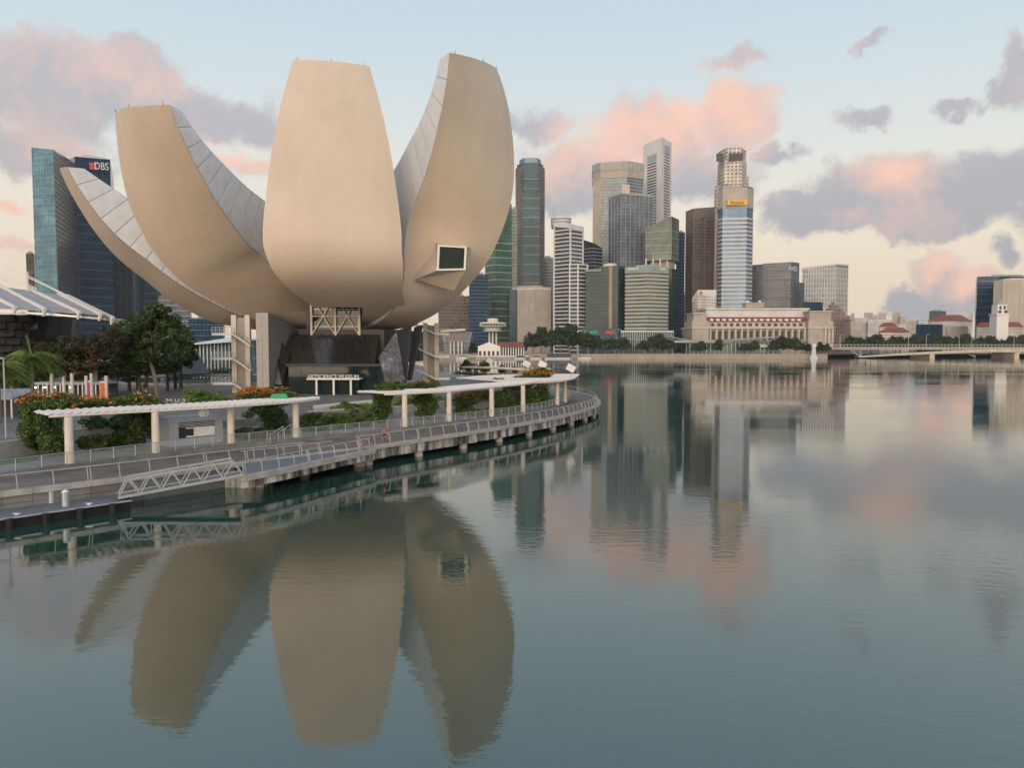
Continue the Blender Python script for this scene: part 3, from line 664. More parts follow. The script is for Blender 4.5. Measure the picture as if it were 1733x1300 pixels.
# ------------------------------------------------------------------ railings
def railing(name, label, line, z, step, inset, h=1.1, lean=.28, r=.045, skip=None, mid=False):
    n0, _ = vnorm(line, 0); root = thing(name, label, 'railing', (*line[0], z)); L = [Vector(line[i]) - vnorm(line, i)[0] * inset for i in range(len(line))]
    N = [vnorm(line, i)[0] for i in range(len(line))]
    cum = [0.0]
    for a, b_ in zip(L, L[1:]): cum.append(cum[-1] + (b_ - a).length)
    tops = [(*(L[i] - N[i] * lean), z + h) for i in range(len(L))]
    MB().path(tops, r, 6).build('handrail', M['rail'], root)
    if mid:
        for hh in (.45, .75): MB().path([(*(L[i] - N[i] * lean * .4), z + hh) for i in range(len(L))], .018, 4).build('wire', M['rail'], root)
    post = MB().path([(0, 0, 0), (-.03, 0, h * .45), (-lean * .55, 0, h * .8), (-lean, 0, h)], r * .9, 5)
    pm = None; s_ = .3; k = 0
    while s_ < cum[-1]:
        i = max(j for j in range(len(cum)) if cum[j] <= s_); i = min(i, len(L) - 2)
        f_ = (s_ - cum[i]) / max(1e-6, cum[i + 1] - cum[i]); c = L[i].lerp(L[i + 1], f_); nn = N[i].lerp(N[i + 1], f_); ang = math.atan2(nn.y, nn.x)
        for off in ((0, .22) if k % 4 == 0 else (0,)):
            t_ = Vector((-nn.y, nn.x)) * off; loc = (c.x + t_.x - line[0][0], c.y + t_.y - line[0][1], 0)
            if pm is None: o = post.build('post', M['rail'], root, local=True); pm = o.data; o.location = loc; o.rotation_euler = (0, 0, ang)
            else: inst(pm, 'post', root, loc, ang)
        s_ += step; k += 1
    return root
iA = next(i for i, p in enumerate(EDGE) if p[0] > at(540, 766, 74).x); iB = next(i for i, p in enumerate(EDGE) if p[0] > at(606, 759, 78).x)
railing('handrail_fence', 'steel handrail with leaning posts along the left stretch of boardwalk', EDGE[:iA], ZD, 2.35, .35)
railing('handrail_fence', 'steel handrail with leaning posts round the curved right end of the boardwalk', EDGE[iB:-8], ZD, 2.2, .35)
railing('handrail_fence', 'steel handrail on the outer side of the branch walkway', BO, ZB, 1.9, .25)
railing('handrail_fence', 'short steel handrail on the inner side of the branch walkway', BIN[:-5], ZB, 1.9, -.2)
# glass balustrade along the promenade step
ST2 = STEP[2:78]
bal = thing('glass_balustrade', 'low glass balustrade with thin posts along the promenade step', 'balustrade', (*ST2[0], ZP))
tops = []
for i in range(len(ST2)):
    nn, _ = vnorm(ST2, i); p = Vector(ST2[i]) + nn * .02 - nn * .14; tops.append((p.x, p.y, ZP + 1.0))
    MB().box(p.x - .03, p.x + .03, p.y - .03, p.y + .03, ZP, ZP + 1.0).build('post', M['rail'], bal)
    if i:
        q = tops[i - 1]; MB().face([(q[0], q[1], ZP + .08), (p.x, p.y, ZP + .08), (p.x, p.y, ZP + .95), (q[0], q[1], ZP + .95)]).build('glass_panel', M['railglass'], bal)
MB().path(tops, .03, 5).build('top_rail', M['rail'], bal)

# ------------------------------------------------------------------ landing stage and gangway
ZS = .75
f0, f1, b1, b0 = gz(-90, 891, ZS), gz(222, 846, ZS), gz(176, 834, ZS), gz(-90, 870, ZS)
b1 = f1 + (b0 - f0); b1 = Vector((b1.x, b1.y, ZS))
stage = thing('landing_stage', 'long grey floating landing stage at the foot of the seawall', 'pontoon', (f0.x, f0.y, 0))
P4 = [(f0.x, f0.y), (f1.x, f1.y), (b1.x, b1.y), (b0.x, b0.y)]
MB().prism(offset(P4, -.05), -.3, ZS - .12).build('float_body', M['black'], stage)
MB().prism(P4, ZS - .12, ZS).build('deck', M['greydeck'], stage)
dirp = (Vector((f1.x, f1.y)) - Vector((f0.x, f0.y))); Lp = dirp.length; dirp.normalize(); nrm = Vector((dirp.y, -dirp.x))
for k in range(5):
    c = Vector((f0.x, f0.y)) + dirp * (1.2 + k * Lp / 5.2) + nrm * .3
    MB().tube((c.x, c.y, -1.2), (c.x, c.y, ZS - .05), .26, 8).build('fender_pile', M['black'], stage)
MB().bar((f0.x + nrm.x * .06, f0.y + nrm.y * .06, ZS - .06), (f1.x + nrm.x * .06, f1.y + nrm.y * .06, ZS - .06), .1, .1).build('edge_strip', M['steel'], stage)
for k in (.35, .75):
    c = Vector((f0.x, f0.y)) + dirp * (Lp * k) + nrm * -.3
    cl = MB(); cl.bar((c.x - .25, c.y, ZS + .12), (c.x + .25, c.y, ZS + .12), .07, .07); cl.box(c.x - .1, c.x + .1, c.y - .06, c.y + .06, ZS, ZS + .1); cl.build('mooring_cleat', M['steel'], stage)
for lab, px, py in (('left of the two white mooring posts on the landing stage', 87, 851), ('right of the two white mooring posts on the landing stage', 111, 857)):
    c = gz(px, py, ZS); t_ = thing('mooring_post', lab, 'post', (c.x, c.y, ZS))
    MB().tube((c.x, c.y, ZS), (c.x, c.y, ZS + 1.05), .24, 12).build('shaft', M['steel'], t_); MB().tube((c.x, c.y, ZS + 1.05), (c.x, c.y, ZS + 1.2), .28, 12, .1).build('cap', M['white'], t_)
g0, g1 = gz(200, 843, .95), gz(411, 804, 1.98)
gw = thing('gangway', 'white steel truss gangway sloping down to the landing stage', 'gangway', (g0.x, g0.y, g0.z))
gd = (g1 - g0); gl_ = gd.length; gdn = gd.normalized(); side = Vector((-gdn.y, gdn.x, 0)).normalized() * 1.7
if side.y < 0: side = -side
fl = MB(); fl.face([g0, g1, g1 + side, g0 + side]); fl.face([g0 + Vector((0, 0, -.12)), g0 + side + Vector((0, 0, -.12)), g1 + side + Vector((0, 0, -.12)), g1 + Vector((0, 0, -.12))]); fl.build('floor', M['greydeck'], gw)
H_ = 1.25
M['wsteel'] = mat('white_painted_steel', (.35, .36, .37), .5, .1, var=.1)
for sd_ in (Vector((0, 0, 0)), side):
    a, b_ = g0 + sd_, g1 + sd_; up = Vector((0, 0, H_)); npan = 6
    MB().bar(a, b_, .16, .2).build('bottom_chord', M['wsteel'], gw)
    t0, t1 = a + gd * .075 + up, b_ - gd * .075 + up
    MB().bar(t0, t1, .14, .14).build('top_chord', M['wsteel'], gw)
    nb = npan
    for k in range(nb + 1):
        bt = a + gd * (k / nb)
        if k < nb:
            tp = t0 + (t1 - t0) * ((k + .0) / (nb - 1)) if nb > 1 else t0
            MB().bar(bt, tp, .1, .1).build('brace', M['wsteel'], gw)
            MB().bar(tp, a + gd * ((k + 1) / nb), .1, .1).build('brace', M['wsteel'], gw)

# ------------------------------------------------------------------ pergolas
M['pwhite'] = mat('pergola_white', (.84, .75, .67), .6, var=.05)
def pergola(label, line_px, z, depth, cols, slat=.72, rounded=False, n=60, zb=ZP, shift_l=0.0):
    p = [gz(a, b_, z) for a, b_ in line_px]; line = [tuple(x) for x in resample([(v.x, v.y) for v in p], n)]
    root = thing('pergola', label, 'pergola', (line[n // 2][0], line[n // 2][1], zb), 'white pergolas on the promenade')
    cum = 0; nxt = 0.0
    inn_l = []
    for i in range(n):
        nn, dd = vnorm(line, i); f_ = i / (n - 1); dp = depth * (min(1, max(.18, (1 - f_) / .22)) if not rounded else (math.sqrt(max(.02, 1 - max(0, (f_ - .55) / .45) ** 2)) * (1 if f_ > .2 else 1)))
        inn_l.append(Vector(line[i]) - nn * dp + dd * shift_l * -1)
    ol = [(*Vector(q), z + .12) for q in line]; il = [(*q, z + .12) for q in inn_l]
    MB().path(ol, .15, 6).build('front_beam', M['pwhite'], root); MB().path(il, .13, 6).build('rear_beam', M['pwhite'], root)
    for i in range(n - 1):
        a, b_ = Vector(line[i]), Vector(line[i + 1]); L_ = (b_ - a).length; s_ = nxt
        while s_ < L_:
            f_ = s_ / L_; c = a.lerp(b_, f_); d_ = inn_l[i].lerp(inn_l[i + 1], f_); w = (b_ - a).normalized() * .2
            mb = MB(); nn, _ = vnorm(line, i); c = c + nn * .25
            q0 = [c - w, c + w, d_ + w, d_ - w]
            mb.prism([tuple(x) for x in q0], [z + .2, z + .32, z + .32, z + .2], [z + .26, z + .38, z + .38, z + .26]); mb.build('slat', M['pwhite'], root)
            s_ += slat
        nxt = s_ - L_
    for px, py in cols:
        c = gz(px, py, zb); MB().tube((c.x, c.y, zb - .2), (c.x, c.y, z + .1), .36, 14, .32).build('column', M['cream'], root, weld=True)
        MB().tube((c.x, c.y, z - .12), (c.x, c.y, z + .04), .2, 10).build('column_head', M['steel'], root)
    return root
pergola('long white slatted pergola nearest the gangway, sheltering the grey kiosk', [(83, 707), (118, 705), (264, 697), (391, 690), (501, 682), (540, 677)], 6.3, 4.6, [(118, 784), (264, 766), (391, 750), (501, 740)])
pergola('long white slatted pergola in the middle of the curved promenade', [(650, 669), (685, 668), (760, 664), (832, 657), (885, 652), (920, 646)], 6.3, 4.8, [(685, 722), (760, 713), (832, 705), (885, 697)], shift_l=2.0)
pergola('white pergola with a rounded end at the tip of the promenade', [(868, 650), (900, 649), (930, 648), (955, 646), (972, 642), (979, 636)], 6.3, 19, [(943, 684), (956, 679)], slat=.4, rounded=True, n=40)
p4 = pergola('thin white pergola on the far side of the promenade tip', [(772, 622), (800, 623), (840, 625), (880, 627), (910, 627), (932, 626)], 6.6, 3.5, [(800, 640), (850, 645), (900, 648)], n=40)
# white reflector boards on the pergola roofs
for lab, px, py, Y in (('white tilted reflector board furthest left beyond the museum stair', 829, 611, 190), ('white tilted reflector board left of the pair near the promenade tip', 891, 616, 160), ('white tilted reflector board right of the pair near the promenade tip', 918, 617, 150), ('white tilted reflector board above the rounded pergola end', 966, 623, 135)):
    c = at(px, py, Y); t_ = thing('reflector_board', lab, 'reflector', (c.x, c.y, 6.5)); s_ = .85
    d1 = Vector((.80, .25, -.42)) * s_; d2 = Vector((.30, .1, .62)) * s_
    slab([c - d1 - d2, c + d1 - d2, c + d1 + d2, c - d1 + d2], .08, M['white'], 'board', t_)
    MB().tube((c.x, c.y, 6.6), c, .06, 5).build('stem', M['rail'], t_)
# ------------------------------------------------------------------ foliage
M['leaf'] = leafmat('green_leaves', (.025, .055, .012), (.10, .17, .030), (.20, .25, .05), .8)
M['leafd'] = leafmat('dark_leaves', (.018, .042, .012), (.06, .11, .026), (.13, .175, .04), .5)
M['leafl'] = leafmat('lime_leaves', (.05, .10, .014), (.16, .26, .04), (.28, .36, .07), .9)
M['leafr'] = leafmat('bronze_leaves', (.022, .036, .011), (.060, .062, .018), (.16, .070, .032), .3)
M['flower'] = leafmat('orange_flowers', (.38, .10, .015), (.62, .22, .03), (.68, .36, .08), 2)
M['leaff'] = leafmat('far_leaves', (.028, .052, .022), (.06, .095, .036), (.10, .13, .05), .12)
rng = np.random.default_rng(5)
def quads(name, C, A, B_, m, parent):
    n = len(C); V = np.empty((n, 4, 3)); V[:, 0] = C - A - B_ * .2; V[:, 1] = C - B_; V[:, 2] = C + A - B_ * .1; V[:, 3] = C + B_
    o0 = np.array(origin(parent)); me = bpy.data.meshes.new(name); me.vertices.add(n * 4); me.vertices.foreach_set('co', (V.reshape(-1, 3) - o0).astype(np.float32).ravel())
    me.loops.add(n * 4); me.loops.foreach_set('vertex_index', np.arange(n * 4, dtype=np.int32)); me.polygons.add(n)
    me.polygons.foreach_set('loop_start', np.arange(0, n * 4, 4, dtype=np.int32)); me.polygons.foreach_set('loop_total', np.full(n, 4, dtype=np.int32))
    me.materials.append(m); me.update(calc_edges=True); o = bpy.data.objects.new(name, me); col.objects.link(o)
    if parent: o.parent = parent
    return o
def rdir(n):
    v = rng.normal(size=(n, 3)); return v / np.linalg.norm(v, axis=1, keepdims=True)
def leaf_pts(ells, n, clump=.34, fill=.25, nclump=30):
    tot = sum((e[3] * e[4] + e[4] * e[5] + e[3] * e[5]) for e in ells); out = []; nor = []
    for e in ells:
        c = np.array(e[:3]); r_ = np.array(e[3:6]); k = int(n * (e[3] * e[4] + e[4] * e[5] + e[3] * e[5]) / tot)
        cd = rdir(nclump); rad = rng.uniform(.30, 1.0, (nclump, 1)); cc = cd * rad
        i = rng.integers(0, nclump, k); d = rdir(k); s_ = clump * rng.uniform(.6, 1.15, nclump)[i][:, None]
        p = cc[i] + d * s_ * rng.uniform(.75, 1.0, (k, 1)); out.append(c + p * r_); nor.append(d)
    return np.vstack(out), np.vstack(nor)
def foliage(name, m, parent, ells, n, size, nclump=30, clump=.34, drop=.0):
    p, d = leaf_pts(ells, n, clump, nclump=nclump); k = len(p)
    nn = d * .7 + rdir(k) * .8 + np.array([0, 0, .35]); nn /= np.linalg.norm(nn, axis=1, keepdims=True)
    a = np.cross(nn, rdir(k)); a /= np.linalg.norm(a, axis=1, keepdims=True); b_ = np.cross(nn, a)
    s_ = size * rng.uniform(.6, 1.25, (k, 1)); return quads(name, p, a * s_, b_ * s_ * .55, m, parent)
def blob(mb, c, r_, n=10, m_=6):
    prof = [(max(.001, math.cos(t)), math.sin(t)) for t in np.linspace(-math.pi / 2, math.pi / 2, m_)]
    for (r0, z0), (r1, z1) in zip(prof, prof[1:]):
        for k in range(n):
            A, B2 = 2 * math.pi * k / n, 2 * math.pi * (k + 1) / n
            mb.face([(c[0] + r_[0] * r0 * math.cos(A), c[1] + r_[1] * r0 * math.sin(A), c[2] + r_[2] * z0), (c[0] + r_[0] * r0 * math.cos(B2), c[1] + r_[1] * r0 * math.sin(B2), c[2] + r_[2] * z0),
                     (c[0] + r_[0] * r1 * math.cos(B2), c[1] + r_[1] * r1 * math.sin(B2), c[2] + r_[2] * z1), (c[0] + r_[0] * r1 * math.cos(A), c[1] + r_[1] * r1 * math.sin(A), c[2] + r_[2] * z1)])
def shrub(name, label, cat, ells, n, m='leaf', size=.14, flowers=None, group=None, core=.62):
    c = ells[0]; root = thing(name, label, cat, (c[0], c[1], min(e[2] - e[5] for e in ells)), group)
    foliage('foliage', M[m], root, ells, int(n * 1.7), size, nclump=40, clump=.32)
    if flowers:
        fe, fn = flowers; fn = int(fn * .62); p, d = leaf_pts(fe, fn * 3); keep = d[:, 2] > -.1; p = p[keep][:fn]; k = len(p); q = rdir(k) * .10
        a = np.cross(rdir(k), q); a /= np.maximum(1e-6, np.linalg.norm(a, axis=1, keepdims=True)); quads('blossom', p + np.array([0, -.03, .05]), q, a * .10, M['flower'], root)
    return root
def E_(px, py, Y, wpx, hpx, dm):       # ellipsoid from its sighted centre and half sizes
    c = at(px, py, Y); s_ = Y / FPX; return (c.x, c.y, c.z, wpx * s_, dm, hpx * s_)
shrub('creeper', 'big flowering creeper mound at the left end of the near pergola', 'creeper', [E_(75, 722, 70, 36, 46, 2.0), E_(92, 750, 69, 24, 22, 1.6), E_(62, 694, 71, 28, 22, 1.8), E_(110, 685, 71.5, 34, 18, 1.6)], 15000, size=.13,
      flowers=([E_(58, 686, 71, 26, 22, 1.8), E_(112, 680, 71.5, 40, 16, 1.7)], 1300))
shrub('creeper', 'orange blossoming vine spilling over the near pergola behind its second column', 'creeper', [E_(165, 688, 74, 42, 15, 1.5), E_(232, 680, 75, 44, 15, 1.6), E_(262, 684, 75.5, 24, 10, 1.2)], 8000, size=.12, flowers=([E_(150, 680, 74, 44, 12, 1.5), E_(228, 673, 75, 44, 13, 1.6)], 700))
shrub('creeper', 'dark creeper column beside the grey kiosk', 'creeper', [E_(236, 722, 75.5, 24, 36, 1.2), E_(222, 702, 75.5, 30, 18, 1.2)], 6000, 'leafd', .12)
shrub('shrub', 'pale green rounded shrub rising above the near pergola', 'shrub', [E_(340, 676, 84, 36, 18, 2.0), E_(372, 682, 84, 22, 10, 1.5)], 7000, 'leafl', .12)
shrub('creeper', 'bright orange creeper crown at the right end of the near pergola', 'creeper', [E_(450, 672, 87, 48, 16, 1.8), E_(430, 676, 87, 36, 10, 1.5)], 7000, 'leaf', .12, flowers=([E_(440, 666, 87, 46, 12, 1.8), E_(478, 668, 87, 24, 14, 1.6)], 2600))
shrub('creeper', 'dark creeper column between the last two columns of the near pergola', 'creeper', [E_(463, 715, 87, 26, 30, 1.3), E_(452, 698, 87, 36, 16, 1.3), E_(485, 728, 86, 20, 14, 1.0)], 8000, 'leafd', .12)
shrub('creeper', 'tall green creeper column at the left end of the middle pergola', 'creeper', [E_(648, 676, 98, 19, 24, 1.5), E_(646, 700, 98, 17, 18, 1.4), E_(655, 656, 98, 24, 11, 1.6)], 9000, 'leaf', .12)
shrub('creeper', 'green creeper mound with column behind the first post of the middle pergola', 'creeper', [E_(714, 653, 103, 34, 11, 1.8), E_(716, 680, 102, 22, 26, 1.4), E_(728, 692, 102, 14, 16, 1.2)], 9000, 'leaf', .12, flowers=([E_(712, 648, 103, 34, 8, 1.7)], 160))
shrub('creeper', 'mixed orange and green creeper between the second and third middle pergola posts', 'creeper', [E_(790, 678, 110, 24, 14, 1.6), E_(785, 692, 109, 22, 14, 1.4), E_(815, 668, 116, 26, 12, 1.6)], 8000, 'leaf', .12, flowers=([E_(795, 670, 110, 30, 10, 1.6)], 450))
shrub('creeper', 'dark creeper column behind the third post of the middle pergola', 'creeper', [E_(850, 677, 113, 15, 20, 1.2), E_(848, 690, 112, 13, 10, 1.0)], 4500, 'leafd', .12)
shrub('creeper', 'dense creeper hedge under the right end of the middle pergola', 'creeper', [E_(893, 675, 124, 22, 18, 2.0), E_(915, 668, 128, 14, 22, 1.8), E_(870, 684, 119, 20, 10, 1.4)], 9000, 'leaf', .13)
shrub('creeper', 'orange and green creeper crown on the pergola near the promenade tip', 'creeper', [E_(900, 638, 136, 32, 9, 2.0), E_(915, 631, 137, 20, 8, 1.6), E_(842, 645, 128, 16, 5, 1.2)], 6000, 'leaf', .13, flowers=([E_(905, 632, 136, 34, 8, 2.0), E_(842, 642, 128, 16, 4, 1.2)], 1100))
for lab, px, py, Y, w, h in (('leftmost dark bush under the far pergola', 790, 620, 196, 12, 10), ('dark bush under the middle of the far pergola', 820, 622, 192, 11, 11), ('small dark bush under the far pergola towards its right end', 850, 625, 190, 7, 7), ('rightmost small dark bush under the far pergola', 872, 627, 188, 7, 7)):
    shrub('bush', lab, 'bush', [E_(px, py, Y, w, h, 1.5)], 1800, 'leafd', .17)
# hedges: long low boxes of leaves
def hedge(label, px0, px1, py_b0, py_b1, z0, h, d, m='leaf', n=6000, lab2=None):
    a, b_ = gz(px0, py_b0, z0), gz(px1, py_b1, z0); L_ = (b_ - a).length; k = max(2, int(L_ / (h * 1.5)))
    el_ = [(*(a.lerp(b_, (i + .5) / k) + Vector((0, d / 2, 0))).to_2d(), z0 + h * .45, L_ / k * .62, d * .55, h * random.uniform(.5, .62)) for i in range(k)]
    return shrub('hedge', label, 'hedge', el_, n, m, .12)
hedge('lime green hedge in front of the museum entrance', 563, 642, 702, 700, ZL - .5, 1.7, 2.6, 'leafl', 7000)
hedge('dark green planted strip along the glass balustrade', 505, 628, 734, 722, ZP, 1.9, 2.4, 'leaf', 9000)
hedge('lime hedge behind the middle pergola posts', 668, 745, 694, 686, ZL - .6, 1.8, 2.2, 'leafl', 5000)
hedge('dark green planting under the near pergola left of the kiosk', 128, 212, 768, 756, ZP, 1.6, 1.8, 'leafd', 6000)
hedge('dark hedge on the planter wall under the near pergola', 128, 258, 733, 722, ZL + .2, 1.7, 1.6, 'leafd', 7000)
hedge('dark green planting between the kiosk and the end of the near pergola', 395, 455, 747, 742, ZP, 1.3, 1.6, 'leafd', 4000)
hedge('green planting beneath the middle pergola near its right posts', 795, 885, 706, 696, ZP, 1.1, 1.5, 'leaf', 5000)
hedge('low hedge at the back of the promenade tip', 770, 870, 634, 641, ZL, 1.0, 3.0, 'leafd', 4000)
hedge('green hedge behind the middle pergola towards the tip', 855, 900, 663, 658, ZL, 1.6, 2, 'leafl', 3500)
# planter walls and kerbs on the plaza edge
for lab, px0, py0, px1, py1, z0, z1 in (('long pale planter wall below the entrance hedge', 520, 712, 660, 700, ZP, 3.6), ('grey planter wall at the left edge under the creeper', -60, 790, 62, 768, ZP, 4.0), ('grey planter wall behind the near pergola', 125, 752, 262, 735, ZP, 3.9), ('grey planter wall behind the middle pergola', 665, 702, 752, 690, ZP, 3.5)):
    a, b_ = gz(px0, py0, z0), gz(px1, py1, z0); t_ = thing('planter_wall', lab, 'wall', (a.x, a.y, z0)); d_ = Vector((0, .5, 0))
    MB().prism([(a.x, a.y), (b_.x, b_.y), (b_.x, b_.y + .5), (a.x, a.y + .5)], z0 - .05, z1).build('wall', M['conc'], t_)
    MB().prism(offset([(a.x, a.y), (b_.x, b_.y), (b_.x, b_.y + .5), (a.x, a.y + .5)], .06), z1 + .002, z1 + .1).build('coping', M['cream'], t_)
o = MB().prism([tuple(gz(*p, ZP).to_2d()) for p in ((-60, 795), (58, 780), (66, 772), (-60, 785))], ZP, ZP + .06).build('lawn', M['grass']); tag(o, kind='structure')
# entrance ramp in front of the museum
a = [gz(530, 695, ZL), gz(640, 683, ZL), gz(640, 679, ZL), gz(530, 690, ZL)]
o = MB().prism([(p.x, p.y) for p in a], ZL + .004, ZL + .35).build('kerb', M['cream']); tag(o, kind='structure')

# ------------------------------------------------------------------ trees near the museum
def tree(label, px_t, Yt, ztop, ells, n, m, size=.2, lean=0.0, tr=.42, limbs=7, name='tree'):
    b_ = at(px_t, 640, Yt); root = thing(name, label, 'tree', (b_.x, Yt, ZL)); cz = min(e[2] - e[5] * .4 for e in ells); c = ells[0]
    mid = Vector((b_.x + lean * .3, Yt, ZL + (cz - ZL) * .55)); fork = Vector((b_.x + lean, Yt, cz))
    mb = MB(); mb.tube((b_.x, Yt, ZL - .1), mid, tr, 9, tr * .8); mb.tube(mid, fork, tr * .8, 9, tr * .62); mb.build('trunk', M['trunk'], root, weld=True)
    for k in range(limbs):
        e = ells[k % len(ells)]; tip = Vector((e[0] + random.uniform(-.6, .6) * e[3], e[1] + random.uniform(-.6, .6) * e[4], e[2] + random.uniform(-.1, .6) * e[5]))
        md = fork.lerp(tip, .5) + Vector((0, 0, .7)); lm = MB(); lm.tube(fork.lerp(mid, .1 * k / limbs), md, tr * .4, 6, tr * .22); lm.tube(md, tip, tr * .22, 6, .04); lm.build('limb', M['trunk'], root)
    foliage('crown', M[m], root, ells, n, size, nclump=60, clump=.23)
    return root
tree('large dark green spreading tree left of the museum stair tower', 266, 128, 19, [E_(258, 562, 128, 52, 38, 5), E_(222, 572, 129, 34, 34, 4), E_(298, 578, 127, 30, 30, 4), E_(262, 536, 128, 34, 22, 4), E_(240, 600, 128, 44, 18, 4)], 34000, 'leafd', .22, lean=-1.2)
tree('broad bronze-tinted tree under the canopy roof', 162, 121, 14, [E_(150, 590, 121, 48, 26, 4.5), E_(100, 594, 122, 40, 22, 4), E_(185, 585, 121, 26, 30, 4), E_(130, 618, 120, 56, 20, 4)], 30000, 'leafr', .2)
tree('dark tree half hidden behind the bronze-tinted tree', 196, 138, 14, [E_(205, 610, 138, 34, 24, 4), E_(170, 625, 136, 40, 16, 4)], 14000, 'leafd', .22)
tree('dark tree at the left edge below the canopy roof', 20, 125, 10, [E_(20, 628, 125, 40, 22, 4), E_(60, 640, 124, 36, 18, 4)], 14000, 'leafd', .2)
tree('dark bushy tree behind the stalls on the plaza', 118, 140, 12, [E_(112, 622, 140, 40, 22, 4), E_(150, 632, 140, 34, 18, 4), E_(85, 618, 141, 30, 22, 4)], 15000, 'leafd', .24)
tree('dark bushy tree right behind the large spreading tree', 236, 150, 12, [E_(238, 612, 150, 40, 24, 4.5), E_(272, 620, 150, 30, 20, 4), E_(212, 628, 150, 26, 18, 4)], 15000, 'leafd', .24)
tree('dark tree at the edge of the pond by the stair tower', 306, 158, 12, [E_(306, 606, 158, 22, 22, 3.5), E_(318, 592, 158, 16, 16, 3)], 9000, 'leafd', .24)
def palm(label, px, Y, zc, n=16, L_=3.0, seed=1, spear=True):
    random.seed(seed); b_ = at(px, 600, Y); root = thing('palm_tree', label, 'palm', (b_.x, Y, ZL)); mb = MB(); pts = [(b_.x + .15 * math.sin(t * 2), Y, ZL + (zc - ZL) * t) for t in np.linspace(0, 1, 6)]
    for i in range(5): mb.tube(pts[i], pts[i + 1], .24 - .02 * i, 8, .22 - .02 * i)
    mb.build('trunk', M['trunk'], root)
    for k in range(n):
        az_ = 2 * math.pi * k / n + random.uniform(-.2, .2); up = random.uniform(.15, 1.25) if k % 3 else random.uniform(-.3, .3); LL = L_ * random.uniform(.8, 1.1); C_ = []; A_ = []; B2 = []
        dr = Vector((math.cos(az_), math.sin(az_), 0)); sd_ = Vector((-dr.y, dr.x, 0)); base = Vector(pts[-1])
        for j in range(22):
            t_ = (j + 1) / 22; pos = base + dr * (LL * t_ * math.cos(up * (1 - t_ * .4))) + Vector((0, 0, LL * (math.sin(up) * t_ - 1.05 * t_ * t_ * .9)))
            for s2 in (-1, 1):
                ll = .95 * math.sin(math.pi * min(1, t_ * .9 + .1)) + .1; tipd = (sd_ * s2 * .6 + dr * .45 + Vector((0, 0, -.65))).normalized()
                C_.append(pos + tipd * ll * .5); A_.append(dr * .085); B2.append(tipd * ll * .5)
        quads('frond', np.array([list(x) for x in C_]), np.array([list(x) for x in A_]), np.array([list(x) for x in B2]), M['palmleaf'], root)
    if spear:
        sp = MB()
        for k in range(5): a_ = k * 1.3; sp.tube(pts[-1], Vector(pts[-1]) + Vector((-.5 + .2 * math.cos(a_), .2 * math.sin(a_), 2.0 + .2 * k)), .12, 4, .02)
        sp.build('spear_leaf', M['leafl'], root)
    return root
M['palmleaf'] = leafmat('palm_leaves', (.05, .09, .014), (.14, .20, .03), (.26, .29, .05), .6)
palm('green palm with drooping fronds in front of the canopy roof', 52, 92, 11.0, 38, 4.0, 3)
palm('palm cut off by the left edge of the view', -6, 88, 10.0, 30, 3.8, 5, False)
random.seed(11)
M['barkd'] = mat('dark_bark', (.085, .07, .058), .9, var=.3, scale=4)
# slim trunks of the grove beyond the plaza
for i, px in enumerate((218, 232, 247, 283, 296)):
    Y = 150 + 6 * (i % 3); b_ = at(px, 620, Y); t_ = thing('slim_tree', '%s of the slim dark trunks in the grove beyond the big tree' % ORD[i], 'tree', (b_.x, Y, ZL), 'slim trunks in the grove')
    MB().tube((b_.x, Y, ZL), (b_.x, Y, 12.5), .34, 8, .26).build('trunk', M['barkd'], t_); e = (b_.x, Y, 13.2, 2.6, 2.6, 1.8); foliage('crown', M['leafd'], t_, [e], 2500, .24)
# ------------------------------------------------------------------ skyline buildings
def fpoly(corners, depth, ref_row=500):
    f_ = [tuple(at(px, ref_row, Y).to_2d()) for px, Y in corners]
    (x0, y0), (x1, y1) = f_[0], f_[-1]
    ym = max(y for _, y in f_) + depth
    return f_ + [(x1 * ym / y1 * .93 + x1 * .07, ym), (x0 * ym / y0 * .93 + x0 * .07, ym)]
def bands(root, poly, z0, z1, step, h, proud, m, name='spandrel', start=0.0, nvis=None):
    me = MB().prism(offset(poly, proud), 0, h); o = None; z = z0 + start; lo = origin(root)
    while z + h <= z1 + .01:
        if o is None:
            mb = MB(); mb.prism([(x - lo.x, y - lo.y) for x, y in offset(poly, proud)], 0, h); o = mb.build(name, m, root, local=True); o.location = (0, 0, z - lo.z)
        else: inst(o.data, name, root, (0, 0, z - lo.z))
        z += step
def mullions(root, poly, edges, z0, z1, spacing, w, proud, m, name='mullion'):
    o = None; lo = origin(root)
    for i in edges:
        a, b_ = Vector(poly[i]), Vector(poly[i + 1]); L_ = (b_ - a).length; k = max(1, round(L_ / spacing)); d = (b_ - a).normalized(); ang = math.atan2(d.y, d.x)
        for j in range(k + 1):
            c = a.lerp(b_, j / k)
            if o is None: o = MB().box(-w / 2, w / 2, -proud, proud * .5, 0, z1 - z0).build(name, m, root, local=True); o.location = (c.x - lo.x, c.y - lo.y, z0 - lo.z); o.rotation_euler = (0, 0, ang)
            else: inst(o.data, name, root, (c.x - lo.x, c.y - lo.y, z0 - lo.z), ang)
def zrow(row, Y, px=866): return at(px, row, Y).z
ZG = 2.8
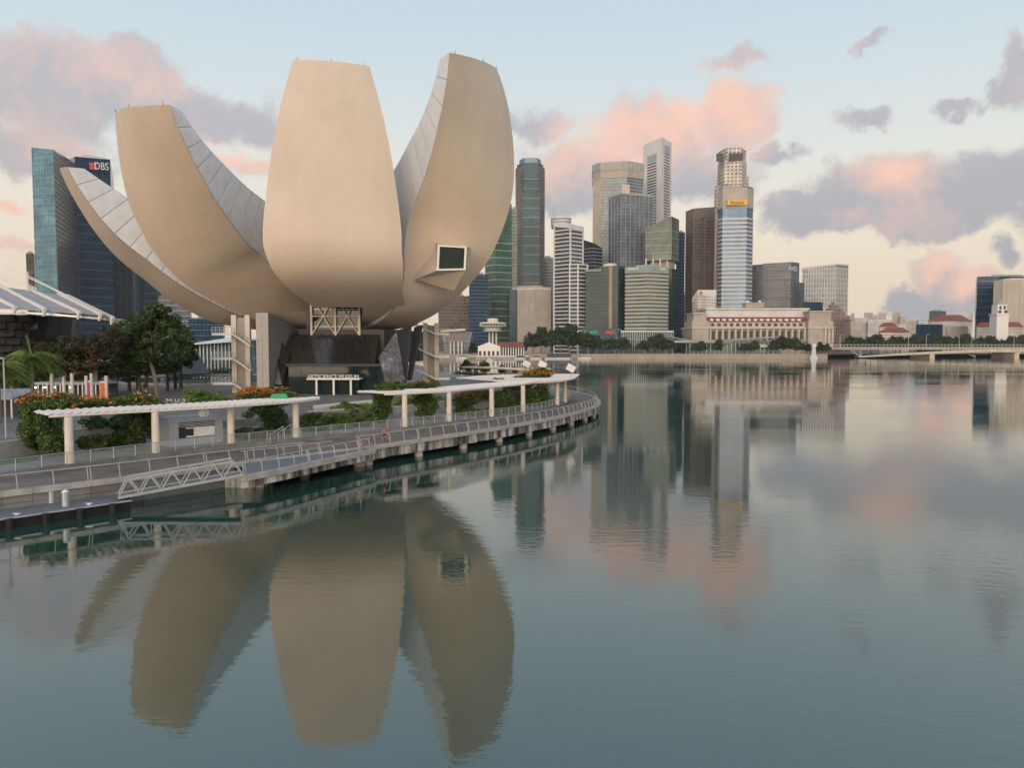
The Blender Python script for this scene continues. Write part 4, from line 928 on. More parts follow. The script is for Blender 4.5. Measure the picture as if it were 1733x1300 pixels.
def tower(label, corners, row_top, depth, wallm, band=None, mull=None, cap=None, name='office_tower', z0=ZG, top_rows=None, cat='skyscraper', roof=True):
    poly = fpoly(corners, depth); n = len(corners)
    if top_rows: zt = [zrow(r_, corners[i][1]) for i, r_ in enumerate(top_rows)]; zt = zt + [zt[-1], zt[0]]
    else: zt = [zrow(row_top, corners[0][1])] * len(poly)
    root = thing(name, label, cat, (poly[0][0], poly[0][1], z0))
    MB().prism(poly, z0 - .5, zt, mi=0).build('wall', wallm, root)
    zmin = min(zt)
    if band: step, h, proud, bm_ = band[:4]; bands(root, poly, z0 + (band[4] if len(band) > 4 else 0), zmin - (band[5] if len(band) > 5 else 0), step, h, proud, bm_)
    if mull: sp, w, proud, mm = mull[:4]; mullions(root, poly, range(n - 1), z0, zmin - (mull[4] if len(mull) > 4 else 0), sp, w, proud, mm)
    if cap: h, proud, cm = cap; pz = offset(poly, proud); MB().prism(pz, [z - h for z in zt], [z + .25 for z in zt]).build('parapet', cm, root)
    if roof:
        c = sum((Vector(p) for p in poly), Vector((0, 0))) / len(poly); s_ = [tuple(c + (Vector(p) - c) * .5) for p in poly]
        MB().prism(s_, zmin - .2, zmin + 3.0).build('plant_room', M['bgrey'], root)
    return root, poly, zt
M['bgrey'] = mat('grey_cladding', (.34, .35, .37), .6, var=.12, scale=.1)
M['bwhite'] = mat('white_cladding', (.62, .60, .58), .6, var=.08, scale=.1)
M['bcream'] = mat('cream_stone', (.55, .47, .37), .7, var=.12, scale=.15)
M['bstone'] = mat('beige_granite', (.42, .36, .31), .7, var=.14, scale=.12)
M['bbrown'] = mat('brown_granite', (.17, .14, .125), .55, var=.15, scale=.1)
M['bdark'] = mat('dark_cladding', (.055, .062, .07), .5, var=.2, scale=.1)
M['bgreen'] = mat('pale_green_metal', (.30, .36, .32), .5, .2, var=.1, scale=.1)
M['bblue'] = mat('blue_grey_metal', (.14, .20, .25), .4, .3, var=.1, scale=.1)
F = {}
F['aqua'] = facade('aqua_glass', (.09, .19, .24), (.15, .28, .34), (.24, .37, .42), 3.0, 4.0, .14, .14, .3)
F['navy'] = facade('navy_glass', (.006, .022, .055), (.016, .05, .10), (.03, .07, .11), 2.6, 4.2, .18, .15, .1, .3)
F['night'] = facade('black_glass_grid', (.005, .010, .018), (.03, .04, .055), (.03, .042, .058), 3.0, 3.8, .35, .25, .0, .3)
F['brown'] = facade('brown_window_grid', (.05, .04, .037), (.20, .165, .14), (.15, .12, .105), 2.6, 3.8, .5, .2, .1)
F['teal'] = facade('teal_glass', (.012, .05, .065), (.03, .085, .10), (.03, .055, .065), 2.0, 3.9, .16, .12, .1, .3)
F['green'] = facade('green_glass', (.035, .085, .07), (.075, .14, .115), (.12, .17, .15), 2.2, 4.2, .18, .12, .1, .35)
F['dgreen'] = facade('dark_green_glass_wall', (.012, .032, .03), (.03, .055, .05), (.045, .06, .058), 1.8, 3.6, .16, .12, .05, .3)
F['olive'] = facade('olive_reflective_glass', (.09, .11, .095), (.17, .19, .155), (.21, .22, .19), 1.8, 4.0, .14, .14, .15, .35)
F['greyg'] = facade('grey_glass', (.07, .085, .11), (.15, .175, .21), (.22, .235, .25), 1.8, 3.9, .22, .14, .3)
F['sdark'] = facade('slate_glass', (.03, .038, .048), (.065, .078, .095), (.10, .115, .13), 2.4, 3.7, .3, .16, .2)
F['conc'] = facade('concrete_window_grid', (.05, .055, .06), (.13, .13, .13), (.34, .33, .33), 2.6, 3.6, .95, .4, .0)
F['bluew'] = facade('blue_window_band', (.05, .11, .19), (.09, .16, .26), (.12, .17, .24), 2.2, 4.4, .1, .12, .3)
F['office'] = facade('dark_office_glass', (.04, .045, .055), (.13, .14, .16), (.10, .10, .11), 2.0, 3.9, .14, .15, .2)  # dark grey panes and frames
F['flat'] = facade('flat_block_windows', (.10, .10, .11), (.28, .25, .22), (.58, .53, .47), 3.0, 3.0, .85, .5, .0)
F['cgrid'] = facade('cream_tower_windows', (.10, .09, .09), (.24, .20, .17), (.56, .49, .42), 5.0, 4.6, 1.15, .5, .0)
F['mauve'] = facade('mauve_granite_windows', (.05, .04, .045), (.10, .08, .08), (.23, .16, .15), 3.2, 4.0, .9, .4, .0)
# left of the museum
r1, po, zt = tower('pale aqua glass tower at the far left beyond the canopy roof', [(61, 620), (98.5, 612), (134, 690)], 250, 25, F['aqua'], band=(8.0, .5, .12, M['bblue']), top_rows=[249, 253, 276], roof=False)
for o_ in list(r1.children):
    pass
mb = MB(); pz = [po[1], po[2], po[3]]
q = [Vector(po[1]), Vector(po[2])]; nn = Vector(((q[1] - q[0]).y, -(q[1] - q[0]).x)).normalized() * .25
mb.prism([tuple(q[0] + nn), tuple(q[1] + nn), tuple(q[1] - nn), tuple(q[0] - nn)], ZG, [zt[1] - 1, zt[2] - 1, zt[2] - 1, zt[1] - 1]); mb.build('dark_flank', F['night'], r1)
r2, po, zt = tower('navy glass tower with horizontal bands and a letter sign behind the lowest petal', [(108, 800), (133, 720), (192.5, 742)], 268, 30, F['navy'], band=(8.4, .55, .15, M['bblue'], 4, 22), top_rows=[278, 264.5, 269.5])
s0 = at(172, 287, 727); text('DBS', 9.5, M['bwhite'], r2, (s0.x, s0.y - .2, s0.z), extrude=.3, width=11.5, rot=(R(90), 0, R(20)))
s1 = at(158.5, 281, 727); sg = MB()
for a_ in range(4):
    an = R(45 + 90 * a_); sg.face([(s1.x + 2.2 * math.cos(an) + 1.9 * math.cos(an + da), s1.y - .6 + 0.35 * (2.2 * math.cos(an) + 1.9 * math.cos(an + da)), s1.z + 2.2 * math.sin(an) + 1.9 * math.sin(an + da)) for da in (0, 1.57, 3.14, 4.71)])
sg.build('logo', M['red'], r2)
MB().bar(at(138, 263, 735), at(178, 267, 745), .5, .5).build('crane_boom', M['bgrey'], r2)
tower('slim brown apartment tower at the far left skyline', [(46, 900), (60, 905)], 428, 25, F['brown'])
tower('dark gridded tower just right of the navy glass tower', [(193, 760), (225, 770)], 418, 30, F['night'], mull=(6, .6, .3, M['bdark']))
tower('light blue glass tower peeping under the lowest petal', [(225, 860), (242, 865)], 430, 30, F['aqua'], band=(8, .5, .15, M['bblue']))
tower('deep blue glass tower right of the light blue one under the lowest petal', [(242, 820), (275, 830)], 440, 30, F['navy'], band=(8, .5, .15, M['bblue']))
tower('low navy glass block between the big tree and the museum stair', [(318, 560), (378, 570)], 538, 40, F['navy'], band=(4, .4, .15, M['bblue']))
tower('grey slab behind the lowest petal tip base', [(268, 600), (322, 610)], 500, 30, F['greyg'], band=(4, .6, .15, M['bgrey']))
# between the museum and the tall cluster
tower('brown banded slab just right of the museum bowl', [(742, 860), (797, 870)], 500, 30, F['brown'], band=(3.8, 1.2, .25, M['bbrown']))
tower('dark blue glass block right of the brown banded slab', [(794, 840), (826, 845)], 464, 30, F['navy'], band=(3.8, .4, .15, M['bblue']))
r3, po, zt = tower('stepped green glass tower hugging the right petal', [(821, 905), (838, 890), (866, 900)], 350, 30, F['green'], band=(8.4, 1.0, .3, M['bgreen']), top_rows=[408, 345, 345])
tower('very slim pale glass tower beside the stepped green one', [(866, 925), (875, 925)], 352, 25, F['olive'], band=(4.2, .6, .2, M['bgreen']))
tower('dark slab at the foot of the stepped green tower', [(862, 880), (880, 880)], 490, 20, F['navy'])
r4, po, zt = tower('tall chamfered teal glass tower with brown granite sides', [(873, 985), (884, 970), (913, 970), (921, 985)], 330, 34, F['teal'], mull=None, roof=False)
pz = offset(po, -1.6); zt1 = zt[0]
MB().prism(pz, zt1, zrow(276, 975)).build('upper_shaft', F['teal'], r4); MB().prism(offset(pz, -3), zrow(276, 975), zrow(267, 975)).build('crown', M['bblue'], r4)
for (i, j), (ra, rb), nm in (((0, 1), (480, 390), 'granite_side'), ((2, 3), (480, 390), 'granite_side')):
    a, b_ = Vector(po[i]), Vector(po[j]); nn = Vector(((b_ - a).y, -(b_ - a).x)).normalized() * .5
    MB().prism([tuple(a + nn), tuple(b_ + nn), tuple(b_ - nn), tuple(a - nn)], ZG, zrow(282, 975)).build(nm, F['brown'], r4)
bands(r4, offset(po, .1), zrow(480, 975), zrow(300, 975), 11.7, .7, .12, M['bblue'])
r5, po, zt = tower('windowless beige stone block below the chamfered teal tower', [(876, 850), (906, 835), (932, 842)], 484, 30, M['bstone'], top_rows=[484, 483, 487], mull=(9, .5, .25, M['bstone']))
MB().prism(offset(po, .4), zrow(487, 838) - 2, zrow(487, 838)).build('cornice', M['bwhite'], r5)
tower('narrow grey tower squeezed behind the white striped tower', [(918, 1000), (936, 1000)], 436, 25, F['greyg'], band=(4, .8, .2, M['bgrey']))
# white striped tower
r6, po, zt = tower('white striped office tower with a round rooftop drum and mast', [(938, 815), (965, 800), (986, 812)], 378, 30, F['office'], band=(4.0, 1.15, .5, M['bwhite']), mull=(17, 1.6, .6, M['bwhite']), cap=(4.2, .6, M['bwhite']), top_rows=[377, 379, 384], roof=False)
c = at(950, 372, 822); MB().tube((c.x, c.y + 5, zrow(385, 822)), (c.x, c.y + 5, zrow(369, 822)), 10.5, 20).build('rooftop_drum', M['bgrey'], r6); 
for k in range(3): MB().tube((c.x, c.y + 5, zrow(380 - 5 * k, 822)), (c.x, c.y + 5, zrow(380 - 5 * k, 822) + 1.1), 11.2, 20).build('drum_ring', M['bwhite'], r6)
MB().tube(at(936.5, 380, 815), at(936.5, 346, 815), .45, 5, .15).build('mast', M['bgrey'], r6)
poly2 = fpoly([(964, 796), (978, 792), (994, 800)], 26); z2 = zrow(447, 796)
ex = MB().prism(poly2, ZG, z2).build('lower_wing', F['office'], r6)
lo = origin(r6); bnd = MB().prism([(x - lo.x, y - lo.y) for x, y in offset(poly2, .45)], 0, 1.25).build('wing_spandrel', M['bwhite'], ex, local=True); z = 6.0; bnd.location = (0, 0, z - lo.z)
while z < z2 - 3: z += 4.0; inst(bnd.data, 'wing_spandrel', ex, (0, 0, z - lo.z))
for (x, y) in poly2[:3]: MB().box(x - .7, x + .7, y - .7, y + .7, ZG, z2).build('wing_pier', M['bwhite'], ex)
r7, po, zt = tower('dark block with a pale side behind the white striped tower', [(984, 900), (1004, 890), (1019, 900)], 408, 30, F['night'], band=(4, .8, .2, M['bgrey']), top_rows=[405, 411, 420])
# tall cluster
r8, po, zt = tower('broad grey tower with a curved ornamental crown and pale left edge', [(1003, 1015), (1016, 1000), (1060, 992), (1086, 1006)], 296, 36, F['greyg'], band=(4.0, 1.0, .25, M['bgrey']), top_rows=[300, 296, 296, 299], roof=False)
crown = MB()
cp = offset(po, 1.0); MB().prism(cp, zrow(302, 1000), zrow(287, 1000)).build('crown_ring', M['bstone'], r8); MB().prism(offset(po, 1.6), zrow(287, 1000), zrow(275, 1000), ).build('crown_cap', M['bgrey'], r8)
for k in range(12):
    a, b_ = Vector(po[1]), Vector(po[2]) if k < 8 else Vector(po[3]); 
    p_ = Vector(po[1]).lerp(Vector(po[2]), k / 8) if k < 8 else Vector(po[2]).lerp(Vector(po[3]), (k - 8) / 4)
    MB().box(p_.x - 1.1, p_.x + 1.1, p_.y - 2.4, p_.y, zrow(290, 1000), zrow(278, 1000)).build('crown_fin', M['bstone'], r8)
a, b_ = Vector(po[0]), Vector(po[1]); nn = Vector(((b_ - a).y, -(b_ - a).x)).normalized() * .6
MB().prism([tuple(a + nn), tuple(b_ + nn), tuple(b_ - nn), tuple(a - nn)], ZG, zrow(296, 1005)).build('pale_edge', M['bcream'], r8)
r9, po, zt = tower('blue grey glass tower in front of the curved crown tower', [(1029, 915), (1050, 900), (1104, 912)], 330, 34, F['greyg'], mull=(5.5, .45, .3, M['bgrey']), band=(11.7, .5, .2, M['bblue']), top_rows=[333, 326, 331], cap=(1.5, .3, M['bgrey']))
MB().box(*(lambda p, w: (p.x - w, p.x + w, p.y, p.y + 6))(at(1059, 320, 905), 4.5), zrow(328, 905), zrow(312, 905)).build('sign_board', M['bcream'], r9)
r10, po, zt = tower('tallest pale grey knife-edged tower of the cluster', [(1087, 1095), (1118, 1060), (1134, 1085)], 240, 40, M['bwhite'], top_rows=[245, 232, 241], roof=False)
wl_ = []
for (i, px_a, px_b, rows) in ((0, .22, .72, (258, 266)), (1, .25, .8, (240, 252))):
    a, b_ = Vector(po[i]), Vector(po[i + 1]); d = (b_ - a); nn = Vector((d.y, -d.x)).normalized() * .25
    p0, p1 = a + d * px_a, a + d * px_b; z = 8.0; zs_ = zrow(rows[1], 1075) - 8; o_ = None; lo = origin(r10)
    while z < zs_:
        if o_ is None: o_ = MB().prism([tuple((p0 + nn) - lo.to_2d()), tuple((p1 + nn) - lo.to_2d()), tuple((p1 - nn) - lo.to_2d()), tuple((p0 - nn) - lo.to_2d())], 0, 1.9).build('window_strip', F['office'], r10, local=True); o_.location = (0, 0, z - lo.z)
        else: inst(o_.data, 'window_strip', r10, (0, 0, z - lo.z))
        z += 3.9
    MB().prism([tuple(p0 + nn), tuple(p1 + nn), tuple(p1 - nn), tuple(p0 - nn)], zs_ + 2, zs_ + 12).build('louvre_field', M['bgrey'], r10)
r11, po, zt = tower('green glass tower with a slanted roof and open sky terrace', [(1091, 885), (1136, 872), (1148, 890)], 375, 30, F['olive'], top_rows=[386, 366, 372], mull=None, band=(8, .4, .15, M['bgreen']), roof=False, z0=zrow(440, 880))
MB().prism(offset(fpoly([(1092, 886), (1137, 873), (1149, 891)], 28), -.5), ZG, zrow(455, 880)).build('lower_block', F['dgreen'], r11)
for px in (1094, 1106, 1118, 1130): c = at(px, 450, 874); MB().tube((c.x, c.y + 3, zrow(457, 880)), (c.x, c.y + 3, zrow(438, 880)), 1.0, 8).build('terrace_column', M['bwhite'], r11)
MB().prism(offset(fpoly([(1092, 886), (1137, 873), (1149, 891)], 28), -5), zrow(457, 880), zrow(439, 880)).build('terrace_core', M['bstone'], r11)
tower('narrow blue glass tower right of the slanted green tower', [(1144, 960), (1158, 965)], 392, 25, F['navy'], band=(4, .5, .15, M['bblue']))
# front row of the cluster
r12, po, zt = tower('dark green glass block with a brass-coloured curved corner and a white roof drum', [(991, 790), (1030, 782), (1046, 780), (1058, 792)], 452, 26, F['dgreen'], top_rows=[456, 450, 449, 450], band=(7.2, .35, .15, M['bdark']), roof=False)
text('GuocoLand', 3.6, M['bwhite'], r12, tuple(at(1003, 459, 780)), extrude=.1, width=16, rot=(R(90), 0, R(-10)))
p_ = at(1033, 500, 781); MB().box(p_.x - 1.8, p_.x + 1.8, p_.y - 1.2, p_.y + 1, ZG + 8, zrow(451, 781)).build('brass_strip', mat('brass_glass', (.30, .24, .16), .55, .1, var=.2, scale=.05), r12)
c = at(1033, 448, 792); MB().tube((c.x, c.y + 4, zrow(452, 792)), (c.x, c.y + 4, zrow(446, 792)), 7, 18).build('roof_drum', M['bwhite'], r12)
r13, po, zt = tower('pale olive banded block with white lettering in front of the cluster', [(1058, 778), (1096, 765), (1131, 778)], 452, 26, F['olive'], band=(3.75, 1.5, .35, mat('olive_metal', (.44, .43, .385), .6, var=.08, scale=.1), 10, 4), top_rows=[453, 450, 452], cap=(5.5, .5, M['bgreen']))
text('wework', 4.2, M['white'], r13, tuple(at(1072, 457, 766)), extrude=.15, width=11, rot=(R(90), 0, R(-30)))
text('wework', 4.2, M['white'], r13, tuple(at(1122, 457, 766)), extrude=.15, width=7, rot=(R(90), 0, R(30)))
r14, po, zt = tower('glazed podium with white fins below the olive banded block', [(1052, 742), (1090, 738), (1140, 745)], 560, 22, F['green'], mull=(2.2, .35, .4, M['bwhite']), cap=(1.2, .5, M['bwhite']), cat='podium building', name='podium', roof=False)
r15, po, zt = tower('dark glass podium with green and red shop signs', [(985, 752), (1052, 752)], 556, 22, F['navy'], cat='podium building', name='podium', roof=False)
for px, w, m_ in ((1000, 13, M['greensign']), (1032, 8, M['red'])): p_ = at(px, 562, 751); MB().box(p_.x - w * .5, p_.x + w * .5, 751, 751.9, zrow(565, 751), zrow(560, 751)).build('shop_sign', m_, r15)
# right part
r16, po, zt = tower('brown gridded slab tower left of the blue banded tower', [(1160, 975), (1172, 962), (1211, 968)], 352, 30, F['brown'], band=(3.9, .8, .3, M['bbrown'], 0, 12), top_rows=[358, 353, 350], cap=(12, .35, M['bbrown']), mull=(17, 1.4, .5, M['bbrown']))
tower('thin pale stone spine between the brown and blue banded towers', [(1208, 950), (1215, 950)], 352, 15, M['bcream'], roof=False)
tower('tiny distant gridded tower in the gap left of the brown slab', [(1146, 1250), (1160, 1250)], 497, 20, F['conc'])
r17 = thing('office_tower', 'cream stepped tower with rotated corners behind the blue banded tower', 'skyscraper', (at(1240, 500, 1010).x, 1010, ZG))
for pxs, rt, mt_ in (([(1207, 1020), (1228, 1000), (1268, 1020)], 313, 0), ([(1211, 1024), (1236, 1002), (1264, 1022)], 296, 0), ([(1212, 1026), (1222, 1004), (1252, 1000), (1260, 1020)], 272, 0), ([(1213, 1026), (1226, 1004), (1250, 1002), (1259, 1020)], 252, 0)):
    pp = fpoly(pxs, 26); o = MB().prism(pp, ZG if rt == 313 else zrow(320, 1010), zrow(rt, 1010)).build('stepped_shaft', F['cgrid'], r17)
for px, w in ((1219, 4.2), (1246, 8.5)): p_ = at(px, 266, 1000); MB().box(p_.x - w, p_.x + w, 1000, 1003.5, zrow(272, 1000), zrow(259, 1000)).build('crown_window', M['bdark'], r17)
p_ = at(1252, 258, 999); MB().box(p_.x + 2, p_.x + 5, 998.5, 999, zrow(261, 999), zrow(256, 999)).build('logo', M['red'], r17)
r18, po, zt = tower('blue and grey banded tower with a yellow name sign near its top', [(1214, 905), (1221, 897), (1262, 893), (1272, 902)], 319, 30, F['bluew'], band=(4.8, 2.3, .5, mat('silver_band', (.47, .46, .46), .5, .1, var=.08, scale=.1), 0, 31), mull=None, roof=False)
zz = zrow(352, 896); MB().prism(offset(po, .55), zz, zrow(318.5, 896)).build('blank_top', M['bstone'], r18)
p0, p1 = at(1230, 345, 893), at(1264, 340, 893); MB().box(p0.x, p1.x, 891, 893, zrow(347.5, 893), zrow(338.5, 893)).build('name_sign', M['yellow'], r18)
text('Maybank', 5.6, M['bdark'], r18, ((p0.x + p1.x) / 2, 890.8, zrow(346, 893)), extrude=.1, width=(p1.x - p0.x) * .7)
r19, po, zt = tower('small white art deco building with a red roundel left of the stone hotel', [(1172, 800), (1181, 792), (1212, 798)], 492, 20, F['flat'], top_rows=[505, 491, 491], cap=(5, .3, M['bwhite']))
p_ = at(1186, 496, 792); MB().tube((p_.x, p_.y - 1.6, p_.z), (p_.x, p_.y - .8, p_.z), 1.5, 12).build('roundel', M['red'], r19)
r20, po, zt = tower('dark slate glass block with white letters on its corner', [(1266, 960), (1338, 940), (1352, 955)], 448, 40, F['sdark'], top_rows=[449, 443, 445], band=(11, .5, .15, M['bdark']))
text('FWD', 8.5, M['bwhite'], r20, tuple(at(1342, 459, 936)), extrude=.2, width=10, rot=(R(90), 0, R(10)))
MB().prism(fpoly([(1338, 942), (1361, 957)], 30), ZG, zrow(478, 950)).build('side_wing', F['sdark'], r20)
r21, po, zt = tower('white gridded tower right of the slate glass block', [(1358, 1060), (1414, 1045), (1434, 1060)], 449, 30, F['greyg'], mull=(3.6, .8, .7, M['bwhite']), band=(6.6, .7, .6, M['bwhite']), top_rows=[453, 446, 448], cap=(2, .8, M['bwhite']))
tower('low blue glass block between the slate block and the mauve stepped one', [(1360, 900), (1393, 905)], 511, 20, F['navy'])
r22, po, zt = tower('mauve granite block with a stepped gable roofline', [(1394, 855), (1415, 848), (1440, 858)], 540, 24, F['mauve'], mull=(3.2, .6, .4, mat('mauve_stone', (.25, .17, .16), .6, var=.1, scale=.1)), top_rows=[540, 540, 540], roof=False)
for k, (a_, b2, rr_) in enumerate(((1394, 1440, 534), (1396, 1431, 528), (1399, 1425, 522), (1403, 1420, 516), (1407, 1414, 512))):
    MB().prism(fpoly([(a_, 853 - k), (b2, 853 - k)], 18 - k), zrow(541, 853), zrow(rr_, 853)).build('gable_step', F['mauve'], r22)
r23, po, zt = tower('dark glass slab at the right behind the clock tower', [(1653, 905), (1690, 900), (1760, 910)], 468, 30, F['navy'], band=(7.6, .5, .15, M['bblue']))
r24, po, zt = tower('cream balconied apartment slab at the right edge', [(1683, 850), (1697, 842), (1775, 850)], 473, 26, F['flat'], band=(3.0, 1.1, .5, M['bcream']), mull=(7, 1.0, .7, M['bcream']), top_rows=[475, 472, 468])
# clock tower
c = at(1690, 560, 800); t_ = thing('clock_tower', 'white clock tower with a pale green cupola at the right', 'clock tower', (c.x, 800, ZG)); s_ = 6.0
MB().box(c.x - s_, c.x + s_, 794, 806, ZG, zrow(533, 800)).build('shaft', M['white'], t_); MB().box(c.x - s_ * 1.15, c.x + s_ * 1.15, 793.1, 806.9, zrow(533, 800), zrow(531.5, 800)).build('cornice', M['white'], t_)
MB().box(c.x - s_ * .82, c.x + s_ * .82, 795, 805, zrow(531.5, 800), zrow(516, 800)).build('belfry', M['white'], t_); MB().lathe((c.x, 800, zrow(516, 800)), [(4.6, 0), (4.2, 1.6), (3, 3.2), (1, 4.6), (.3, 7)], 12).build('cupola', M['bgreen'], t_)
for dx in (-3.0, 3.0): MB().tube((c.x + dx, 794.1, zrow(528, 800)), (c.x + dx, 793.7, zrow(528, 800)), 1.5, 14).build('clock_face', M['bdark'], t_)
for dx in (-2.2, 2.2): MB().box(c.x + dx - .9, c.x + dx + .9, 794.4, 795.2, zrow(524, 800), zrow(518, 800)).build('belfry_opening', M['bdark'], t_)
# distant low city on the right skyline
low = [(1436, 1470, 545, 1500, 'cream'), (1441, 1447, 530, 2300, 'cream'), (1464, 1478, 529, 2200, 'stone'), (1480, 1486, 533, 2200, 'white'), (1488, 1501, 529, 2250, 'cream'), (1470, 1512, 541, 1500, 'white'), (1512, 1525, 529, 2100, 'stone'), (1524, 1536, 535, 2100, 'cream'), (1505, 1537, 549, 1350, 'white'),
       (1538, 1556, 542, 1900, 'cream'), (1555, 1570, 540, 1900, 'white'), (1448, 1472, 538, 2000, 'white'), (1600, 1628, 538, 2100, 'grey'), (1613, 1648, 529, 1700, 'white')]
cm = {'cream': 'cream', 'stone': 'sandy', 'white': 'whitish', 'grey': 'pale grey'}
FL = {k: facade('far_%s_block' % k, (.16, .15, .15), (.30, .27, .25), c_, 5, 4, 1.3, .7, .0) for k, c_ in (('cream', (.58, .50, .41)), ('stone', (.52, .42, .34)), ('white', (.62, .60, .57)), ('grey', (.42, .42, .44)))}
for i, (a_, b2, rt, Y, k) in enumerate(sorted(low)):
    tower('%s distant %s block on the low skyline above the bridge, counted from the left' % (ORD[i], cm[k]), [(a_, Y), (b2, Y + 10)], rt, 25, FL[k], name='apartment_block', cat='apartment block', roof=False, band=(6, 1.2, .4, M['bwhite'] if k == 'white' else M['bcream']))
r25, po, zt = tower('square grey tower block above the red-roofed station', [(1574, 1500), (1602, 1510)], 526, 30, F['sdark'], cat='tower block')
r26, po, zt = tower('wide cream block with rows of windows under a red hipped roof', [(1574, 1150), (1625, 1140), (1645, 1165)], 543, 26, F['flat'], cat='building', name='red_roofed_block', roof=False)
rp = offset(po, 2); cc = sum((Vector(p) for p in rp), Vector((0, 0))) / len(rp); MB().prism(rp, zt[0], zt[0] + 9, top=[tuple(cc + (Vector(p) - cc) * .45) for p in rp]).build('roof', M['red_roof'], r26)
for i, (a_, b2, rt, Y) in enumerate(((1491, 1540, 562, 820), (1655, 1682, 553, 830), (1700, 1733, 553, 830), (1490, 1520, 553, 900))):
    t_, po, zt = tower('%s red-roofed low white hall from the left on the right bank' % ORD[[0, 2, 3, 1][i]], [(a_, Y), (b2, Y + 4)], rt, 16, F['flat'], cat='hall', name='low_hall', roof=False)
    rp = offset(po, 1.2); cc = sum((Vector(p) for p in rp), Vector((0, 0))) / len(rp); MB().prism(rp, zt[0], zt[0] + 5, top=[tuple(cc + (Vector(p) - cc) * .5) for p in rp]).build('roof', M['red_roof'], t_)
r27, po, zt = tower('long low dark glass block behind the bridge', [(1552, 900), (1597, 905)], 549, 20, F['navy'], cat='building', name='low_block', roof=False)
tower('small pale block left of the long dark glass block', [(1604, 920), (1640, 925)], 552, 20, F['flat'], cat='building', name='low_block', roof=False)
# domed stone hotel
Y0 = 740.0; zr = lambda row: zrow(row, Y0); xp = lambda px: at(px, 560, Y0).x
hot = thing('stone_hotel', 'long pale stone colonnaded hotel with a red roof strip on the far waterfront', 'hotel', (xp(1285), Y0, ZG))
MB().box(xp(1172), xp(1404), Y0 + 4, Y0 + 46, ZG, zr(556)).build('main_block', M['bstone'], hot)
MB().box(xp(1170), xp(1406), Y0 + .5, Y0 + 48, zr(556.5), zr(553.5)).build('cornice', M['bcream'], hot)
MB().box(xp(1200), xp(1366), Y0 + 5, Y0 + 44, zr(553.5), zr(544)).build('attic', M['bcream'], hot)
MB().prism([(xp(1188), Y0 + 3), (xp(1380), Y0 + 3), (xp(1380), Y0 + 46), (xp(1188), Y0 + 46)], zr(544), zr(536), top=[(xp(1190), Y0 + 9), (xp(1378), Y0 + 9), (xp(1378), Y0 + 40), (xp(1190), Y0 + 40)]).build('red_roof', M['red_roof'], hot)
MB().box(xp(1201), xp(1376), Y0 + 14, Y0 + 44, zr(537), zr(523)).build('upper_storey', M['bwhite'], hot)
MB().box(xp(1199), xp(1378), Y0 + 12, Y0 + 46, zr(523), zr(520.5)).build('upper_cornice', M['bwhite'], hot)
MB().box(xp(1268), xp(1299), Y0 + 12, Y0 + 24, zr(521), zr(512)).build('roof_pavilion', M['bstone'], hot)
MB().box(xp(1266.5), xp(1300), Y0 + 11, Y0 + 25, zr(512), zr(511)).build('pavilion_cornice', M['bcream'], hot)
for px in (1273, 1294): c = (xp(px), Y0 + 16, zr(511)); MB().lathe(c, [(1.9, 0), (1.7, 1), (.9, 2), (.1, 3)], 10).build('turret_dome', M['bwhite'], hot)
for k in range(15):
    px = 1205 + k * 10.6; x = xp(px); MB().box(x - 1.5, x + 1.5, Y0 + 1.5, Y0 + 5.5, zr(543), zr(539.5)).build('dormer', M['white'], hot)
for k in range(16):
    px = 1203 + k * 10.7; x = xp(px); MB().tube((x, Y0 + 1.8, zr(578)), (x, Y0 + 1.8, zr(557)), 1.15, 10).build('column', M['bcream'], hot)
    if k < 15:
        xm = xp(px + 5.3); MB().box(xm - 1.7, xm + 1.7, Y0 + 3.7, Y0 + 4.2, zr(575), zr(560)).build('window', M['bdark'], hot)
        MB().box(xm - 1.6, xm + 1.6, Y0 + 4.7, Y0 + 5.1, zr(552), zr(547)).build('attic_window', M['bdark'], hot)
for (a_, b2, rt) in ((1170, 1198, 531), (1366, 1408, 528)):
    MB().box(xp(a_), xp(b2), Y0 - 3, Y0 + 30, ZG, zr(543)).build('end_pavilion', M['bstone'], hot); MB().box(xp(a_ + 3), xp(b2 - 3), Y0 - 1, Y0 + 28, zr(543), zr(rt)).build('pavilion_attic', M['bstone'], hot)
    MB().box(xp(a_ - 1), xp(b2 + 1), Y0 - 4, Y0 + 31, zr(556), zr(553.5)).build('pavilion_cornice', M['bcream'], hot); MB().box(xp(a_ + 1), xp(b2 - 1), Y0 - 2.5, Y0 + 29, zr(rt), zr(rt) + 1).build('pavilion_coping', M['bcream'], hot)
for px in (1394, 1400, 1406): MB().tube((xp(px), Y0 - 4.4, zr(580)), (xp(px), Y0 - 4.4, zr(557)), 1.1, 10).build('portico_column', M['bcream'], hot)
# ------------------------------------------------------------------ far waterfront
wall = thing('sea_wall', 'low stone sea wall along the far waterfront promenade', 'wall', (100, 682, 0))
M['sand'] = mat('sandstone_wall', (.36, .30, .24), .8, var=.15, scale=.1)
for k in range(30):
    x0 = -150 + k * 14.3; MB().box(x0 + .08, x0 + 14.5, 680 + random.uniform(-.1, .1), 684.5, -1, 3.7).build('wall_block', M['sand'], wall)
MB().box(-150, 279, 679.7, 684.5, 3.7, 4.1).build('coping', M['conc'], wall)
for k in range(50):
    x = -30 + k * 6.1
    if not 250 < x < 262: MB().tube((x, 681, 4.1), (x, 681, 5.2), .12, 5).build('bollard', M['conc'], wall)
